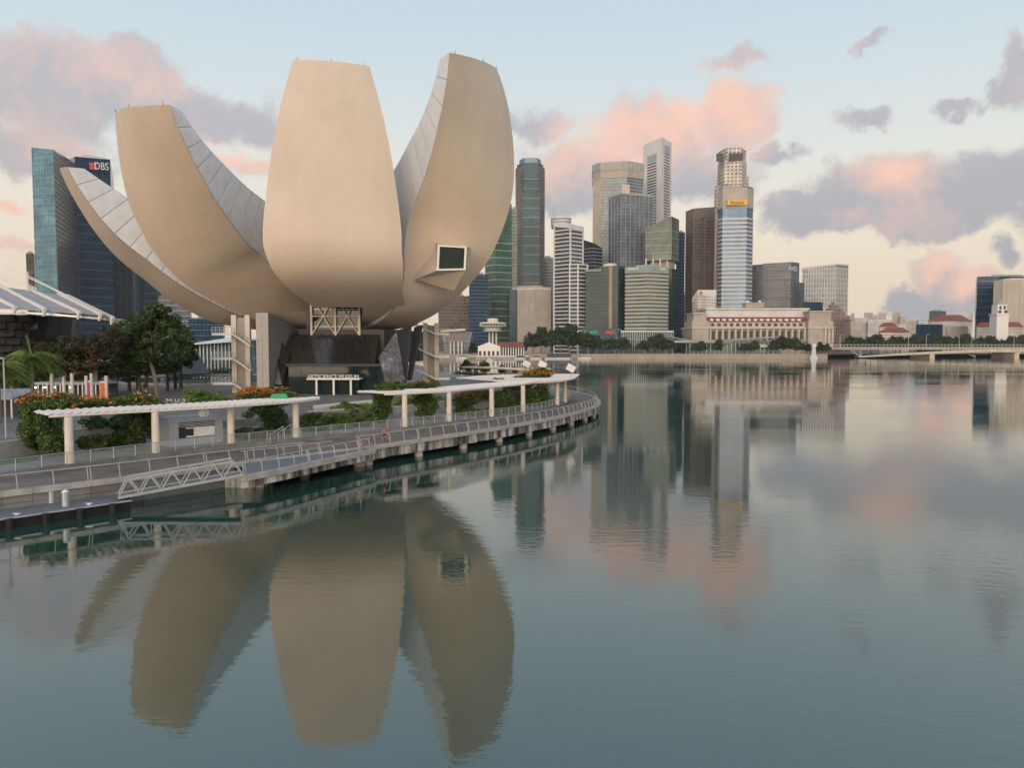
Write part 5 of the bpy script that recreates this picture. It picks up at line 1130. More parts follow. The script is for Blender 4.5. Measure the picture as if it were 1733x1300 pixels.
# glazed waterfront restaurants
ws = thing('waterfront_pavilion', 'long low glass waterfront building with a wing-like grey roof in front of the hotel', 'building', (at(1250, 590, 705).x, 705, ZG))
xq = lambda px: at(px, 585, 705).x; zq = lambda row: zrow(row, 705)
MB().box(xq(1165), xq(1320), 706, 730, ZG, zq(581)).build('glass_front', F['green'], ws)
MB().prism([(xq(1222), 700), (xq(1322), 700), (xq(1322), 732), (xq(1222), 732)], [zq(577), zq(571), zq(571), zq(577)], [zq(575), zq(569), zq(569), zq(575)]).build('wing_roof', M['asph'], ws)
MB().box(xq(1140), xq(1235), 702, 730, zq(580), zq(576)).build('flat_roof', M['bgrey'], ws)
for k in range(22): x = xq(1168 + k * 7); MB().box(x - .25, x + .25, 705.4, 706, ZG, zq(580)).build('mullion', M['bwhite'], ws)
MB().box(xq(1285), xq(1325), 704, 728, zq(588), zq(583)).build('terrace', M['bwhite'], ws)
ws2 = thing('folded_canopy', 'grey folded canopy behind the trees below the olive banded block', 'canopy', (at(1100, 590, 710).x, 710, ZG))
for a_, b2, r0, r1_ in ((1040, 1100, 573, 578), (1095, 1135, 576, 570), (1130, 1170, 571, 578)):
    pa, pb = at(a_, r0, 712), at(b2, r1_, 712); MB().prism([(pa.x, 706), (pb.x, 706), (pb.x, 722), (pa.x, 722)], [pa.z, pb.z, pb.z, pa.z], [pa.z + .8, pb.z + .8, pb.z + .8, pa.z + .8]).build('folded_roof', M['asph'], ws2)
    for px in (a_ + 8, b2 - 8): x = at(px, 580, 712).x; MB().box(x - .4, x + .4, 712, 713, ZG, at(px, max(r0, r1_), 712).z).build('roof_post', M['bwhite'], ws2)
# pier house with arches and red roof, and the round lookout tower behind it
pier = thing('pier_house', 'white arcaded pier house with a red roof on the far shore', 'pier building', (at(850, 590, 676).x, 676, 1))
xq = lambda px: at(px, 590, 676).x; zq = lambda row: zrow(row, 676)
MB().box(xq(806), xq(895), 672, 690, -.5, 2.6).build('pier_base', M['bwhite'], pier)
hw0, hw1 = xq(809), xq(846); zb = 2.6; zt_ = zq(587); 
MB().box(hw0, hw1, 676, 690, zb, zt_).build('gable_front_wall', M['white'], pier)
MB().face([(hw0 - 1, 675.8, zt_), (hw1 + 1, 675.8, zt_), ((hw0 + hw1) / 2, 675.8, zq(579))]).face([(hw0 - 1, 677, zt_), (hw0 - 1, 675.8, zt_), ((hw0 + hw1) / 2, 675.8, zq(579)), ((hw0 + hw1) / 2, 677, zq(579))]).face([(hw1 + 1, 675.8, zt_), (hw1 + 1, 677, zt_), ((hw0 + hw1) / 2, 677, zq(579)), ((hw0 + hw1) / 2, 675.8, zq(579))]).build('gable', M['white'], pier)
for k in range(5): x = hw0 + (hw1 - hw0) * (k + .5) / 5; mb = MB(); mb.box(x - 1.1, x + 1.1, 675.7, 675.95, zb, zb + 3.2); mb.tube((x, 675.72, zb + 3.2), (x, 675.94, zb + 3.2), 1.1, 14); mb.build('arch_opening', M['bdark'], pier, weld=True)
MB().prism([(xq(840), 676), (xq(888), 676), (xq(888), 696), (xq(840), 696)], zq(587), zq(579), top=[(xq(843), 684), (xq(884), 684), (xq(884), 688), (xq(843), 688)]).build('roof', M['red_roof'], pier)
MB().box(xq(846), xq(888), 679, 694, zb, zq(587)).build('hall_wall', M['bdark'], pier)
for k in range(10): x = xq(847 + k * 4.4); MB().box(x - .35, x + .35, 677.5, 678.3, zb, zq(587)).build('arcade_post', M['white'], pier)
MB().box(xq(768), xq(1000), 670, 674, 1.2, 1.7).build('jetty_deck', M['conc'], pier)
for k in range(26): x = xq(770 + k * 8.8); MB().tube((x, 672, -1), (x, 672, 1.2), .35, 6).build('jetty_pile', M['conc'], pier)
for k in range(20): x = xq(775 + k * 6.2); MB().box(x - .5, x + .5, 669.9, 670.1, 1.7, 2.7).build('jetty_panel', M['white'], pier)
c = at(834, 560, 715); lt = thing('lookout_tower', 'round concrete lookout tower on slim columns above the pier house', 'tower', (c.x, 715, ZG)); zq2 = lambda row: zrow(row, 715)
for dx, dy in ((-3.2, 0), (0, -3), (3.2, 0), (0, 3)): MB().tube((c.x + dx, 715 + dy, ZG), (c.x + dx, 715 + dy, zq2(559)), .95, 8).build('column', M['cream'], lt)
MB().lathe((c.x, 715, 0), [(.1, zq2(561)), (9, zq2(561)), (9.4, zq2(559)), (.1, zq2(559))], 24).build('lower_disc', M['bwhite'], lt)
MB().lathe((c.x, 715, 0), [(7, zq2(559)), (8, zq2(555)), (12.2, zq2(553)), (12.6, zq2(551.5)), (12.2, zq2(551.4))], 28).build('gallery_floor', M['bwhite'], lt)
MB().lathe((c.x, 715, 0), [(11, zq2(551.5)), (11, zq2(548.5))], 28).build('gallery_glazing', M['bdark'], lt)
MB().lathe((c.x, 715, 0), [(11.2, zq2(548.5)), (12.4, zq2(548)), (12, zq2(546)), (5, zq2(545)), (5, zq2(539)), (.1, zq2(538.6))], 28).build('roof_cap', M['cream'], lt)
for k in range(28): an = 2 * math.pi * k / 28; MB().box(c.x + 12 * math.cos(an) - .25, c.x + 12 * math.cos(an) + .25, 715 + 12 * math.sin(an) - .25, 715 + 12 * math.sin(an) + .25, zq2(551.5), zq2(548)).build('gallery_post', M['bwhite'], lt)
sb = thing('glass_arts_house', 'slanted glass building with a red tiled front right of the museum stair', 'building', (at(775, 580, 690).x, 690, ZG)); xq = lambda px: at(px, 580, 690).x; zq = lambda row: zrow(row, 690)
MB().prism([(xq(752), 690), (xq(790), 690), (xq(797), 712), (xq(748), 712)], ZG, zq(562), top=[(xq(748), 688), (xq(800), 688), (xq(800), 712), (xq(748), 712)]).build('glass_body', F['greyg'], sb); MB().box(xq(760), xq(784), 687, 690, zq(578), zq(565)).build('tiled_front', F['mauve'], sb)
MB().prism([(xq(748), 684), (xq(788), 684), (xq(788), 708), (xq(748), 708)], [zq(562.2), zq(560), zq(560), zq(562.2)], [zq(559), zq(556), zq(556), zq(559)]).build('roof', M['bcream'], sb)
for px in (763, 769, 776, 782): MB().box(xq(px) - .4, xq(px) + .4, 686, 687, ZG, zq(578)).build('column', M['white'], sb)
# moored boats
def boat(label, px, Y, L_, w, hullm, cabm, cabin=(.25, .85, 2.4), roof=None):
    c = at(px, 601, Y); t_ = thing('boat', label, 'boat', (c.x, Y, 0), 'boats moored at the pier'); h = L_ / 2
    hp = [(c.x - h, Y - w * .4), (c.x + h * .8, Y - w * .5), (c.x + h, Y), (c.x + h * .8, Y + w * .5), (c.x - h, Y + w * .4)]
    MB().prism(offset(hp, -.4), -.3, 1.2, top=hp).build('hull', hullm, t_); a_, b2, hh = cabin; x0, x1 = c.x - h + L_ * a_, c.x - h + L_ * b2
    MB().box(x0, x1, Y - w * .35, Y + w * .35, 1.2, 1.2 + hh).build('cabin', cabm, t_); MB().box(x0 - .4, x1 + .4, Y - w * .42, Y + w * .42, 1.2 + hh, 1.2 + hh + .25).build('cabin_roof', roof or M['bwhite'], t_)
    for k in range(6): xx = x0 + (x1 - x0) * (k + .5) / 6; MB().box(xx - .5, xx + .5, Y - w * .36, Y - w * .35, 1.2 + hh * .45, 1.2 + hh * .85).build('window', M['dglass'], t_)
    return t_
boat('dark-roofed covered boat moored right of the pier house', 945, 664, 24, 6, M['bwhite'], M['bdark'], (.1, .95, 3.4), M['bblue'])
boat('small red and white boat next to the pier house', 907, 662, 11, 4, M['bwhite'], M['red'], (.3, .8, 1.6))
boat('white boat with a low cabin right of the dark-roofed boat', 990, 666, 13, 4, M['bwhite'], M['cream'], (.3, .75, 1.6))
boat('white boat half hidden left of the pier house', 782, 664, 11, 4, M['bwhite'], M['bwhite'], (.3, .8, 1.8))
boat('white and dark boat against the pier house steps', 880, 664, 10, 4, M['bwhite'], M['bdark'], (.2, .9, 1.7))
# white waterspout statue on its plinth
c = at(1377, 600, 674); st = thing('statue', 'white waterspout statue on a plinth at the far water edge', 'statue', (c.x, 674, 1))
MB().lathe((c.x, 674, 0), [(3.4, -.5), (3.4, 2.0), (2.4, 2.4), (2.1, 3.2)], 14).build('plinth', M['white'], st)
MB().lathe((c.x, 674, 0), [(1.7, 3.0), (2.1, 4.5), (1.9, 6.5), (1.5, 8.3), (1.7, 9.4), (2.0, 10.6), (1.8, 11.8), (1.1, 12.8), (.1, 13.2)], 14).build('body', M['white'], st, smooth=True)
mb = MB(); blob(mb, (c.x - .6, 673.2, 11.2), (1.3, 1.6, 1.0)); mb.build('muzzle', M['white'], st); mb = MB(); mb.path([(c.x - .7, 672.4, 10.8), (c.x - .9, 670.6, 9.8), (c.x - 1.0, 669.2, 6.8), (c.x - 1.0, 668.6, 0)], .28, 6); mb.build('water_jet', M['bwhite'], st)
# road bridge on the right
br = thing('road_bridge', 'low pale road bridge with shallow arches at the right end of the bay', 'bridge', (at(1600, 600, 700).x, 700, 0)); xq = lambda px: at(px, 595, 700).x; zq = lambda row: zrow(row, 700)
MB().box(xq(1392), xq(1850), 712, 734, zq(592), zq(588.5)).build('deck', M['bstone'], br); MB().box(xq(1392), xq(1850), 711.2, 712, zq(588.8), zq(587.6)).build('kerb_beam', M['bcream'], br)
N_ = 30; mb = MB(); up, dn = [], []
for k in range(N_ + 1):
    px = 1452 + (1850 - 1452) * k / N_; s_ = (px - 1452) / 398; up.append((xq(px), zq(603 - 12.5 * math.sin(min(1, s_ * 1.35) * math.pi / 2)))); dn.append((xq(px), zq(604.5 - (9.5 if True else 0) * math.sin(min(1, s_ * 1.35) * math.pi / 2) + .5)))
for k in range(N_):
    a_, b2, c_, d_ = up[k], up[k + 1], dn[k + 1], dn[k]
    for y0, y1 in ((698, 698), (706, 706)): mb.face([(d_[0], y0, d_[1]), (c_[0], y0, c_[1]), (b2[0], y0, b2[1]), (a_[0], y0, a_[1])])
    mb.face([(a_[0], 698, a_[1]), (b2[0], 698, b2[1]), (b2[0], 706, b2[1]), (a_[0], 706, a_[1])]); mb.face([(d_[0], 698, d_[1]), (d_[0], 706, d_[1]), (c_[0], 706, c_[1]), (c_[0], 698, c_[1])])
mb.build('arched_girder', M['bcream'], br)
for px in (1577, 1720): MB().box(xq(px) - 2.2, xq(px) + 2.2, 699, 733, -1, zq(597)).build('pier', M['bcream'], br)
for px in (1458, 1650): mb = MB(); mb.bar((xq(px), 700, 1), (xq(px - 9), 714, zq(592)), 1.2, 1); mb.bar((xq(px), 700, 1), (xq(px + 9), 714, zq(592)), 1.2, 1); mb.build('strut', M['bstone'], br)
rl = None
for k in range(60):
    x = xq(1394 + k * 6.2); 
    if rl is None: rl = MB().box(-.15, .15, -.15, .15, 0, 2.2).build('rail_post', M['bwhite'], br, local=True); rl.location = Vector((x, 711.6, zq(587.6))) - origin(br)
    else: inst(rl.data, 'rail_post', br, tuple(Vector((x, 711.6, zq(587.6))) - origin(br)))
MB().box(xq(1392), xq(1850), 711.4, 711.7, zq(587.6) + 2.1, zq(587.6) + 2.4).build('bridge_rail', M['bwhite'], br)
for i, px in enumerate((1434, 1552, 1583, 1640, 1662, 1735)):
    x = xq(px); t_ = thing('lamp_post', '%s slim street lamp on the road bridge from the left' % ORD[i], 'street lamp', (x, 716, zq(588.5)), 'street lamps on the bridge')
    MB().tube((x, 716, zq(588.5)), (x, 716, zq(567)), .22, 6, .12).build('pole', M['bwhite'], t_); MB().path([(x, 716, zq(568)), (x + 1.2, 716, zq(566)), (x + 3, 716, zq(565.6))], .14, 5).build('arm', M['bwhite'], t_)
    MB().box(x + 2.4, x + 3.6, 715.7, 716.3, zq(565.8), zq(565.3)).build('lamp_head', M['bgrey'], t_)
# waterfront trees: three crowns grown once, planted many times
FT = []
for v in range(3):
    r_ = bpy.data.objects.new('proto', None); mb = MB(); mb.tube((0, 0, 0), (0, 0, 4.5), .4, 7, .28); tk = mb.build('trunk', M['trunk'], None, local=True)
    e = [(0, 0, 8, 5.2, 5.2, 3.6), (2.5, .5, 7, 3.4, 3.6, 2.8), (-2.6, -.4, 7.2, 3.4, 3.4, 2.8), (.5, 0, 10.4, 3.0, 3.0, 2.2)]
    if v == 1: e = [(0, 0, 8.5, 4.0, 4.0, 4.4), (1.6, 0, 6.5, 3.2, 3.2, 2.6), (-1.5, 0, 11, 2.5, 2.5, 2.2)]
    if v == 2: e = [(0, 0, 7, 6.2, 5, 2.8), (3.6, 0, 6.2, 3.2, 3.2, 2.3), (-3.6, 0, 6.4, 3.2, 3.2, 2.3), (0, 0, 8.8, 4, 4, 2)]
    cr2 = foliage('crown', M['leaff'], None, e, 3200, .62, nclump=26); FT.append((tk.data, cr2.data)); bpy.data.objects.remove(tk); bpy.data.objects.remove(cr2); bpy.data.objects.remove(r_)
random.seed(21)
def plant(px, Y, s_, v, label, group, z=ZG):
    x = at(px, 590, Y).x; t_ = thing('shade_tree', label, 'tree', (x, Y, z), group)
    for me, nm in zip(FT[v], ('trunk', 'crown')): o = inst(me, nm, t_, (0, 0, 0), random.uniform(0, 6.28), (s_ * random.uniform(.9, 1.12), s_ * random.uniform(.9, 1.12), s_))
row1 = [(902, 1.25), (916, 1.5), (932, 1.62), (948, 1.6), (964, 1.66), (980, 1.5), (995, 1.3), (1010, 1.05), (1024, 1.0), (1040, .95), (1056, .95), (1090, .95), (1103, 1.1), (1117, 1.15), (1131, 1.0)]
for i, (px, s_) in enumerate(row1): plant(px, 694 + (i % 3) * 4, s_ * 1.3, i % 3, '%s tree from the left in the waterfront row below the white striped tower' % ORD[i], 'waterfront trees')
row2 = [(1178, .75, 0), (1188, .85, 1), (1216, .95, 1), (1262, .85, 2), (1276, .95, 0), (1310, 1.0, 0), (1322, 1.15, 1), (1334, 1.05, 0), (1346, 1.05, 1), (1357, .9, 2), (1370, .75, 0), (1388, .8, 1), (1398, .75, 0)]
for i, (px, s_, v) in enumerate(row2): plant(px, 692 + (i % 2) * 4, s_ * 1.15, v, '%s tree from the left along the promenade in front of the stone hotel' % ORD[i], 'trees before the hotel')
for i in range(26): plant(1440 + i * 12.2 + random.uniform(-3, 3), 760 + (i % 4) * 7, random.uniform(1.15, 1.6), i % 3, '%s dark tree from the left in the belt behind the road bridge' % ORD[i], 'trees behind the bridge')
for i, px in enumerate((866, 876, 884, 790, 800)): plant(px, 705, .9, i % 3, '%s small tree tucked behind the pier house' % ORD[i], 'trees behind the pier house')
for i in range(12): plant(295 + i * 9 + random.uniform(-2, 2), 330 + (i % 3) * 8, random.uniform(.7, 1.0), i % 3, '%s dark tree from the left beyond the lily pond' % ORD[i], 'trees beyond the pond', ZL)
# ------------------------------------------------------------------ left of the museum: canopy roof, glass pavilion, plaza furniture
rf = thing('canopy_roof', 'big white ribbed canopy roof with a dark scaled underside at the left edge', 'roof', (at(60, 560, 150).x, 150, ZL))
ridge = [at(-150, 470, 172), at(-110, 474, 172), at(-60, 479, 172), at(-4, 485, 171), at(48, 492, 169), at(98, 500, 167), at(114, 504, 165)]
eave = [at(-60, 520, 142), at(-20, 522, 142), at(30, 524, 142), at(80, 527, 142), at(138, 532, 143), at(174, 535, 144.5), at(194, 541.5, 145.8)]
M['roofm'] = mat('pale_metal_roof', (.36, .36, .385), .5, .2, var=.1, scale=.4)
for k in range(6):
    a_, b2, c_, d_ = eave[k], eave[k + 1], ridge[k + 1], ridge[k]; nseam = 9
    for j in range(nseam):
        f0, f1 = j / nseam + .004, (j + 1) / nseam - .004; lift = Vector((0, 0, .10 * (j % 2)))
        q = [a_.lerp(d_, f0) + lift, b2.lerp(c_, f0) + lift, b2.lerp(c_, f1) + lift, a_.lerp(d_, f1) + lift]
        slab(q, .12, M['roofm'], 'roof_sheet', rf)
    MB().bar(ridge[k + 1] + Vector((0, 0, .5)), eave[k + 1] + Vector((0, -.6, .35)), .4, .55).build('roof_rib', M['white'], rf)
    p_ = eave[k + 1]; MB().tube(p_ + Vector((0, -.6, .5)), p_ + Vector((-.5, -.4, -.9)), .5, 6, .2).build('rib_end', M['white'], rf)
for k in range(6):
    a_, b2 = eave[k], eave[k + 1]
    for j in range(3): MB().bar(a_ + Vector((0, 1 + 3.2 * j, -.5 - .0 * j)), b2 + Vector((0, 1 + 3.2 * j, -.5)), .3, .35).build('purlin', M['steel'], rf)
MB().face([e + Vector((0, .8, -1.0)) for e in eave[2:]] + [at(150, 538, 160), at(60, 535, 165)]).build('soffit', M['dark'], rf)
M['scale'] = mat('scale_plate_metal', (.13, .125, .12), .3, .5, var=.3, scale=.3)
# scaled bulging wall under the roof, plate by plate
for r_ in range(9):
    for k in range(13):
        an = R(-58 + k * 9.6 + (4.8 if r_ % 2 else 0) - 50); zc = 17.6 - r_ * 1.55; rad = 18.5 - r_ * .55 - (0.5 * max(0, r_ - 5) ** 1.4); cx_, cy_ = at(0, 560, 166).x - 4, 166
        c = Vector((cx_ + rad * math.sin(an + R(100) * 0 + R(50)), cy_ - rad * math.cos(an + R(50)), zc)); tn = Vector((math.cos(an + R(50)), math.sin(an + R(50)), 0)); ou = Vector((math.sin(an + R(50)), -math.cos(an + R(50)), 0))
        j1, j2 = random.uniform(.2, 1.1), random.uniform(.2, 1.1); q = [c - tn * 1.25 + ou * j1 - Vector((0, 0, .55)), c + tn * 1.25 + ou * j2 - Vector((0, 0, .35)), c + tn * 1.4 + Vector((0, 0, .95)), c - tn * 1.4 + Vector((0, 0, .7))]
        slab(q, .12, M['scale'], 'scale_plate', rf)
MB().lathe((at(0, 560, 166).x - 4, 166, 0), [(12.5, ZL), (14.5, 8), (17.2, 14), (17.8, 18.5)], 24).build('drum_wall', M['dark'], rf)
for dy, (p0, p1) in enumerate((((-90, 420), (62, 488)), ((-90, 434), (62, 490)), ((-90, 405), (112, 500)), ((-90, 398), (118, 502)), ((-60, 448), (30, 482)))):
    MB().tube(at(*p0, 172), at(*p1, 162), .09, 5).build('stay_cable', M['white'], rf)
MB().tube(at(47, 494, 166), at(47, 460, 166), .18, 6, .12).build('mast', M['white'], rf)
# crystal-like glass pavilion beyond the pond
gp = thing('glass_pavilion', 'glass-walled pavilion with a white roof seen past the stair tower', 'pavilion', (at(360, 600, 250).x, 250, ZL)); xg = lambda px: at(px, 600, 250).x; zg = lambda row: zrow(row, 250)
MB().prism([(xg(325), 250), (xg(430), 246), (xg(440), 285), (xg(320), 285)], ZL, [zg(584), zg(575), zg(572), zg(580)]).build('glass_wall', F['aqua'], gp)
MB().prism([(xg(316), 246), (xg(440), 240), (xg(445), 290), (xg(312), 290)], [zg(585), zg(577), zg(570), zg(571)], [zg(584), zg(576), zg(568), zg(569.5)]).build('roof', M['white'], gp)
for k in range(16): x = xg(328 + k * 6.6); MB().box(x - .15, x + .15, 249.2 - .23 * k, 249.6 - .23 * k, ZL, zg(584 - k * .55)).build('mullion', M['steel'], gp)
gs = thing('sloping_glass_wall', 'dark sloping glass wall between the grove and the pavilion', 'building', (at(310, 620, 215).x, 215, ZL))
q = [at(286, 636, 205), at(356, 634, 212), at(327, 586, 230), at(292, 588, 230)]; slab(q, .3, M['dark'], 'slope', gs)
for k in range(9): f_ = k / 8; a_, b2 = q[0].lerp(q[1], f_), q[3].lerp(q[2], f_); MB().bar(a_ + Vector((0, -.2, .1)), b2 + Vector((0, -.2, .1)), .22, .2).build('glazing_bar', M['dark'], gs)
# round lily pond
pc = gz(352, 652, ZL); pond = thing('lily_pond', 'round dark lily pond with tiered rim beside the stair tower', 'pond', (pc.x, pc.y, ZL))
MB().lathe((pc.x - 4, pc.y + 25, 0), [(27, ZL + .004), (27, ZL + .5), (26.2, ZL + .5), (26.2, ZL + .2)], 48).build('rim', M['conc'], pond)
MB().lathe((pc.x - 4, pc.y + 25, 0), [(26.2, ZL + .3), (.1, ZL + .3)], 40).build('pond_water', M['glass'], pond)
lp = MB()
for k in range(260):
    an, rr_ = random.uniform(0, 6.28), 26 * math.sqrt(random.random()); c = (pc.x - 4 + rr_ * math.cos(an), pc.y + 25 + rr_ * math.sin(an)); s_ = random.uniform(.3, .8); lp.face([(c[0] + s_ * math.cos(t_), c[1] + s_ * math.sin(t_), ZL + .33) for t_ in np.linspace(0, 5.6, 7)])
o = lp.build('lily_pads', M['leaf'], pond); o['kind'] = 'stuff'
hedge('dark hedge line behind the lily pond', 290, 400, 634, 632, ZL, 1.6, 3, 'leafd', 5000)
# white festoon posts on the plaza
for i, px in enumerate((88, 108, 122, 146, 155, 180)):
    Y = 103 + (i % 2) * 6; c = at(px, 650, Y); t_ = thing('plaza_post', '%s white post from the left on the plaza behind the flowering creeper' % ORD[i], 'post', (c.x, Y, ZL), 'white posts on the plaza')
    MB().box(c.x - .16, c.x + .16, Y - .16, Y + .16, ZL, at(px, 633 + (3 if i % 2 else -1), Y).z).build('shaft', M['cream'], t_); MB().box(c.x - .2, c.x + .2, Y - .2, Y + .2, ZL, ZL + .25).build('foot', M['steel'], t_)
lp_ = at(9, 700, 74); t_ = thing('lamp_post', 'slim grey lamp post at the far left of the promenade', 'street lamp', (lp_.x, 74, ZP)); MB().tube((lp_.x, 74, ZP), (lp_.x, 74, 11.2), .1, 8, .07).build('pole', M['rail'], t_); MB().box(lp_.x - .5, lp_.x + .1, 73.8, 74.2, 11.1, 11.25).build('lamp_head', M['bgrey'], t_)
for lab, px, Y, m_, w in (('orange banner stand by the white plaza posts', 175, 110, 'orange', .45), ('magenta banner stand among the white plaza posts', 151, 112, 'magenta', .35)):
    c = at(px, 660, Y); t_ = thing('banner_stand', lab, 'banner', (c.x, Y, ZL)); MB().box(c.x - w, c.x + w, Y - .05, Y + .05, ZL + .2, ZL + 3.6).build('banner', M[m_], t_); MB().box(c.x - w - .08, c.x + w + .08, Y + .06, Y + .16, ZL, ZL + 3.8).build('frame', M['white'], t_)
# food stalls behind the posts
M['lampw'] = None
m, n, l, b = newmat('stall_lamp'); b.inputs['Emission Color'].default_value = (1, .75, .5, 1); b.inputs['Emission Strength'].default_value = 3; M['lampw'] = m
st = thing('market_stall', 'dark open-fronted stall with small lamps under the bronze-tinted tree', 'stall', (at(110, 670, 116).x, 116, ZL))
x0, x1 = at(58, 665, 116).x, at(170, 665, 116).x; MB().box(x0, x1, 116, 121, ZL + 3.0, ZL + 3.4).build('stall_roof', M['asph'], st); MB().box(x0, x1, 120.5, 121, ZL, ZL + 3).build('back_wall', M['dark'], st); MB().box(x0 + .3, x1 - .3, 117, 117.6, ZL, ZL + 1.05).build('counter', M['bgrey'], st)
for k in range(16): x = x0 + (x1 - x0) * k / 15; MB().box(x - .07, x + .07, 115.9, 116.1, ZL, ZL + 3).build('stall_post', M['steel'], st)
for px in (60, 76, 92, 120): c = at(px, 658, 115.7); MB().box(c.x - .12, c.x + .12, 115.6, 115.8, ZL + 2.5, ZL + 2.75).build('stall_lamp', M['lampw'], st)
sh = thing('shelter', 'low grey pitched shelter at the left edge of the plaza', 'shelter', (at(10, 680, 95).x, 95, ZL)); x0, x1 = at(-40, 680, 95).x, at(30, 680, 95).x
MB().prism([(x0, 94), (x1, 94), (x1 + .2, 99), (x0, 99)], [ZL + 2.3, ZL + 2.3, ZL + 3.2, ZL + 3.2], [ZL + 2.5, ZL + 2.5, ZL + 3.4, ZL + 3.4]).build('shelter_roof', M['asph'], sh); MB().box(x0, x1 - .6, 98, 98.4, ZL, ZL + 3).build('shelter_wall', M['dark'], sh)
for x in (x0 + .4, x1 - .3): MB().box(x - .08, x + .08, 94.2, 94.4, ZL, ZL + 2.35).build('shelter_post', M['steel'], sh)
# kiosk
kc0, kc1 = gz(287, 757, ZP), gz(377, 748, ZP); ks = thing('kiosk', 'small light grey kiosk with a shuttered counter under the near pergola', 'kiosk', (kc0.x, kc0.y, ZP))
kd = (kc1 - kc0).normalized(); kn = Vector((-kd.y, kd.x, 0)) * 3.0; KH = 2.75; M['kiosk'] = mat('kiosk_grey', (.36, .38, .42), .5, .1, var=.08)
kp = [kc0, kc1, kc1 + kn, kc0 + kn]; MB().prism([tuple(p.to_2d()) for p in kp], ZP, ZP + KH - .3).build('body', M['kiosk'], ks); MB().prism(offset([tuple(p.to_2d()) for p in kp], .12), ZP + KH - .3, ZP + KH).build('roof', M['kiosk'], ks)
def kq(u0, u1, z0, z1, d, m_, nm):
    a_, b2 = kc0.lerp(kc1, u0) - kn.normalized() * d, kc0.lerp(kc1, u1) - kn.normalized() * d; a0, b0 = a_ + kn.normalized() * (d + .05), b2 + kn.normalized() * (d + .05)
    MB().prism([(a_.x, a_.y), (b2.x, b2.y), (b0.x, b0.y), (a0.x, a0.y)], ZP + z0, ZP + z1).build(nm, m_, ks)
kq(.17, .84, .75, 2.3, .02, M['dark'], 'counter_opening'); kq(.30, .84, .8, 1.75, .05, M['white'], 'poster'); kq(.30, .44, .95, 1.65, .07, M['dark'], 'poster_print'); kq(.0, .16, 0, 2.4, .08, M['kiosk'], 'pilaster'); kq(.85, 1.0, 0, 2.4, .08, M['kiosk'], 'pilaster'); kq(.16, .85, 0, .72, .1, M['kiosk'], 'counter_front')
for z in (1.85, 2.0, 2.15): kq(.17, .84, z, z + .06, .06, M['steel'], 'shutter_slat')
for dx in (.62, .68): c = kc0.lerp(kc1, dx); MB().tube((c.x, c.y - .1, ZP + KH + .35), (c.x, c.y, ZP + KH + .35), .38, 14).build('round_sign', M['white'], ks)

# lettering on the plaza wall
text('M U S E U M', .85, M['steel'], plaza, tuple(gz(316, 681, ZL + .1)), rot=(R(90), 0, R(180)), width=6.2, name='plaza_lettering')
# steps with handrails by the near pergola's end
for i, (px, py) in enumerate(((456, 752), (470, 748))):
    a_ = gz(px, py, ZP); b2 = gz(px + 24, py - 16, ZP + .6); t_ = thing('stair_handrail', '%s steel stair handrail by the last column of the near pergola' % ('left' if i == 0 else 'right'), 'handrail', tuple(a_)); MB().tube(a_ + Vector((0, 0, .9)), b2 + Vector((0, 0, .9)), .05, 6).build('bar', M['rail'], t_)
    for f_ in (.05, .95): p_ = a_.lerp(b2, f_); MB().tube(p_, p_ + Vector((0, 0, .9)), .04, 5).build('post', M['rail'], t_)
o = None
t_ = thing('green_tarp', 'folded green tarpaulin lying on the end of the near pergola', 'tarpaulin', tuple(gz(474, 673, 6.75))); p_ = gz(474, 673, 6.75); mb = MB(); mb.prism([(p_.x - 1.0, p_.y - .4), (p_.x + .9, p_.y - .3), (p_.x + .8, p_.y + .5), (p_.x - .8, p_.y + .4)], 6.7, 7.15, top=[(p_.x - .8, p_.y - .3), (p_.x + .7, p_.y - .2), (p_.x + .6, p_.y + .3), (p_.x - .6, p_.y + .3)]); mb.build('sheet', M['greensign'], t_)
M['buoy'] = mat('faded_orange', (.45, .13, .05), .6)
# lifebuoys
for lab, px, py, z in (('orange lifebuoy hanging on the handrail left of the runner', 611, 752, ZB + .7), ('red lifebuoy on the handrail near the promenade tip', 990, 693, ZD + .6)):
    c = gz(px, py, z); t_ = thing('lifebuoy', lab, 'lifebuoy', (c.x, c.y, z)); mb = MB()
    for k in range(16):
        A, B2 = 2 * math.pi * k / 16, 2 * math.pi * (k + 1) / 16
        mb.tube((c.x + .24 * math.cos(A), c.y, c.z + .24 * math.sin(A)), (c.x + .24 * math.cos(B2), c.y, c.z + .24 * math.sin(B2)), .075, 6)
    mb.build('ring', M['buoy'], t_); MB().tube((c.x, c.y + .1, z - .7), (c.x, c.y + .1, z + .5), .04, 5).build('bracket', M['rail'], t_)
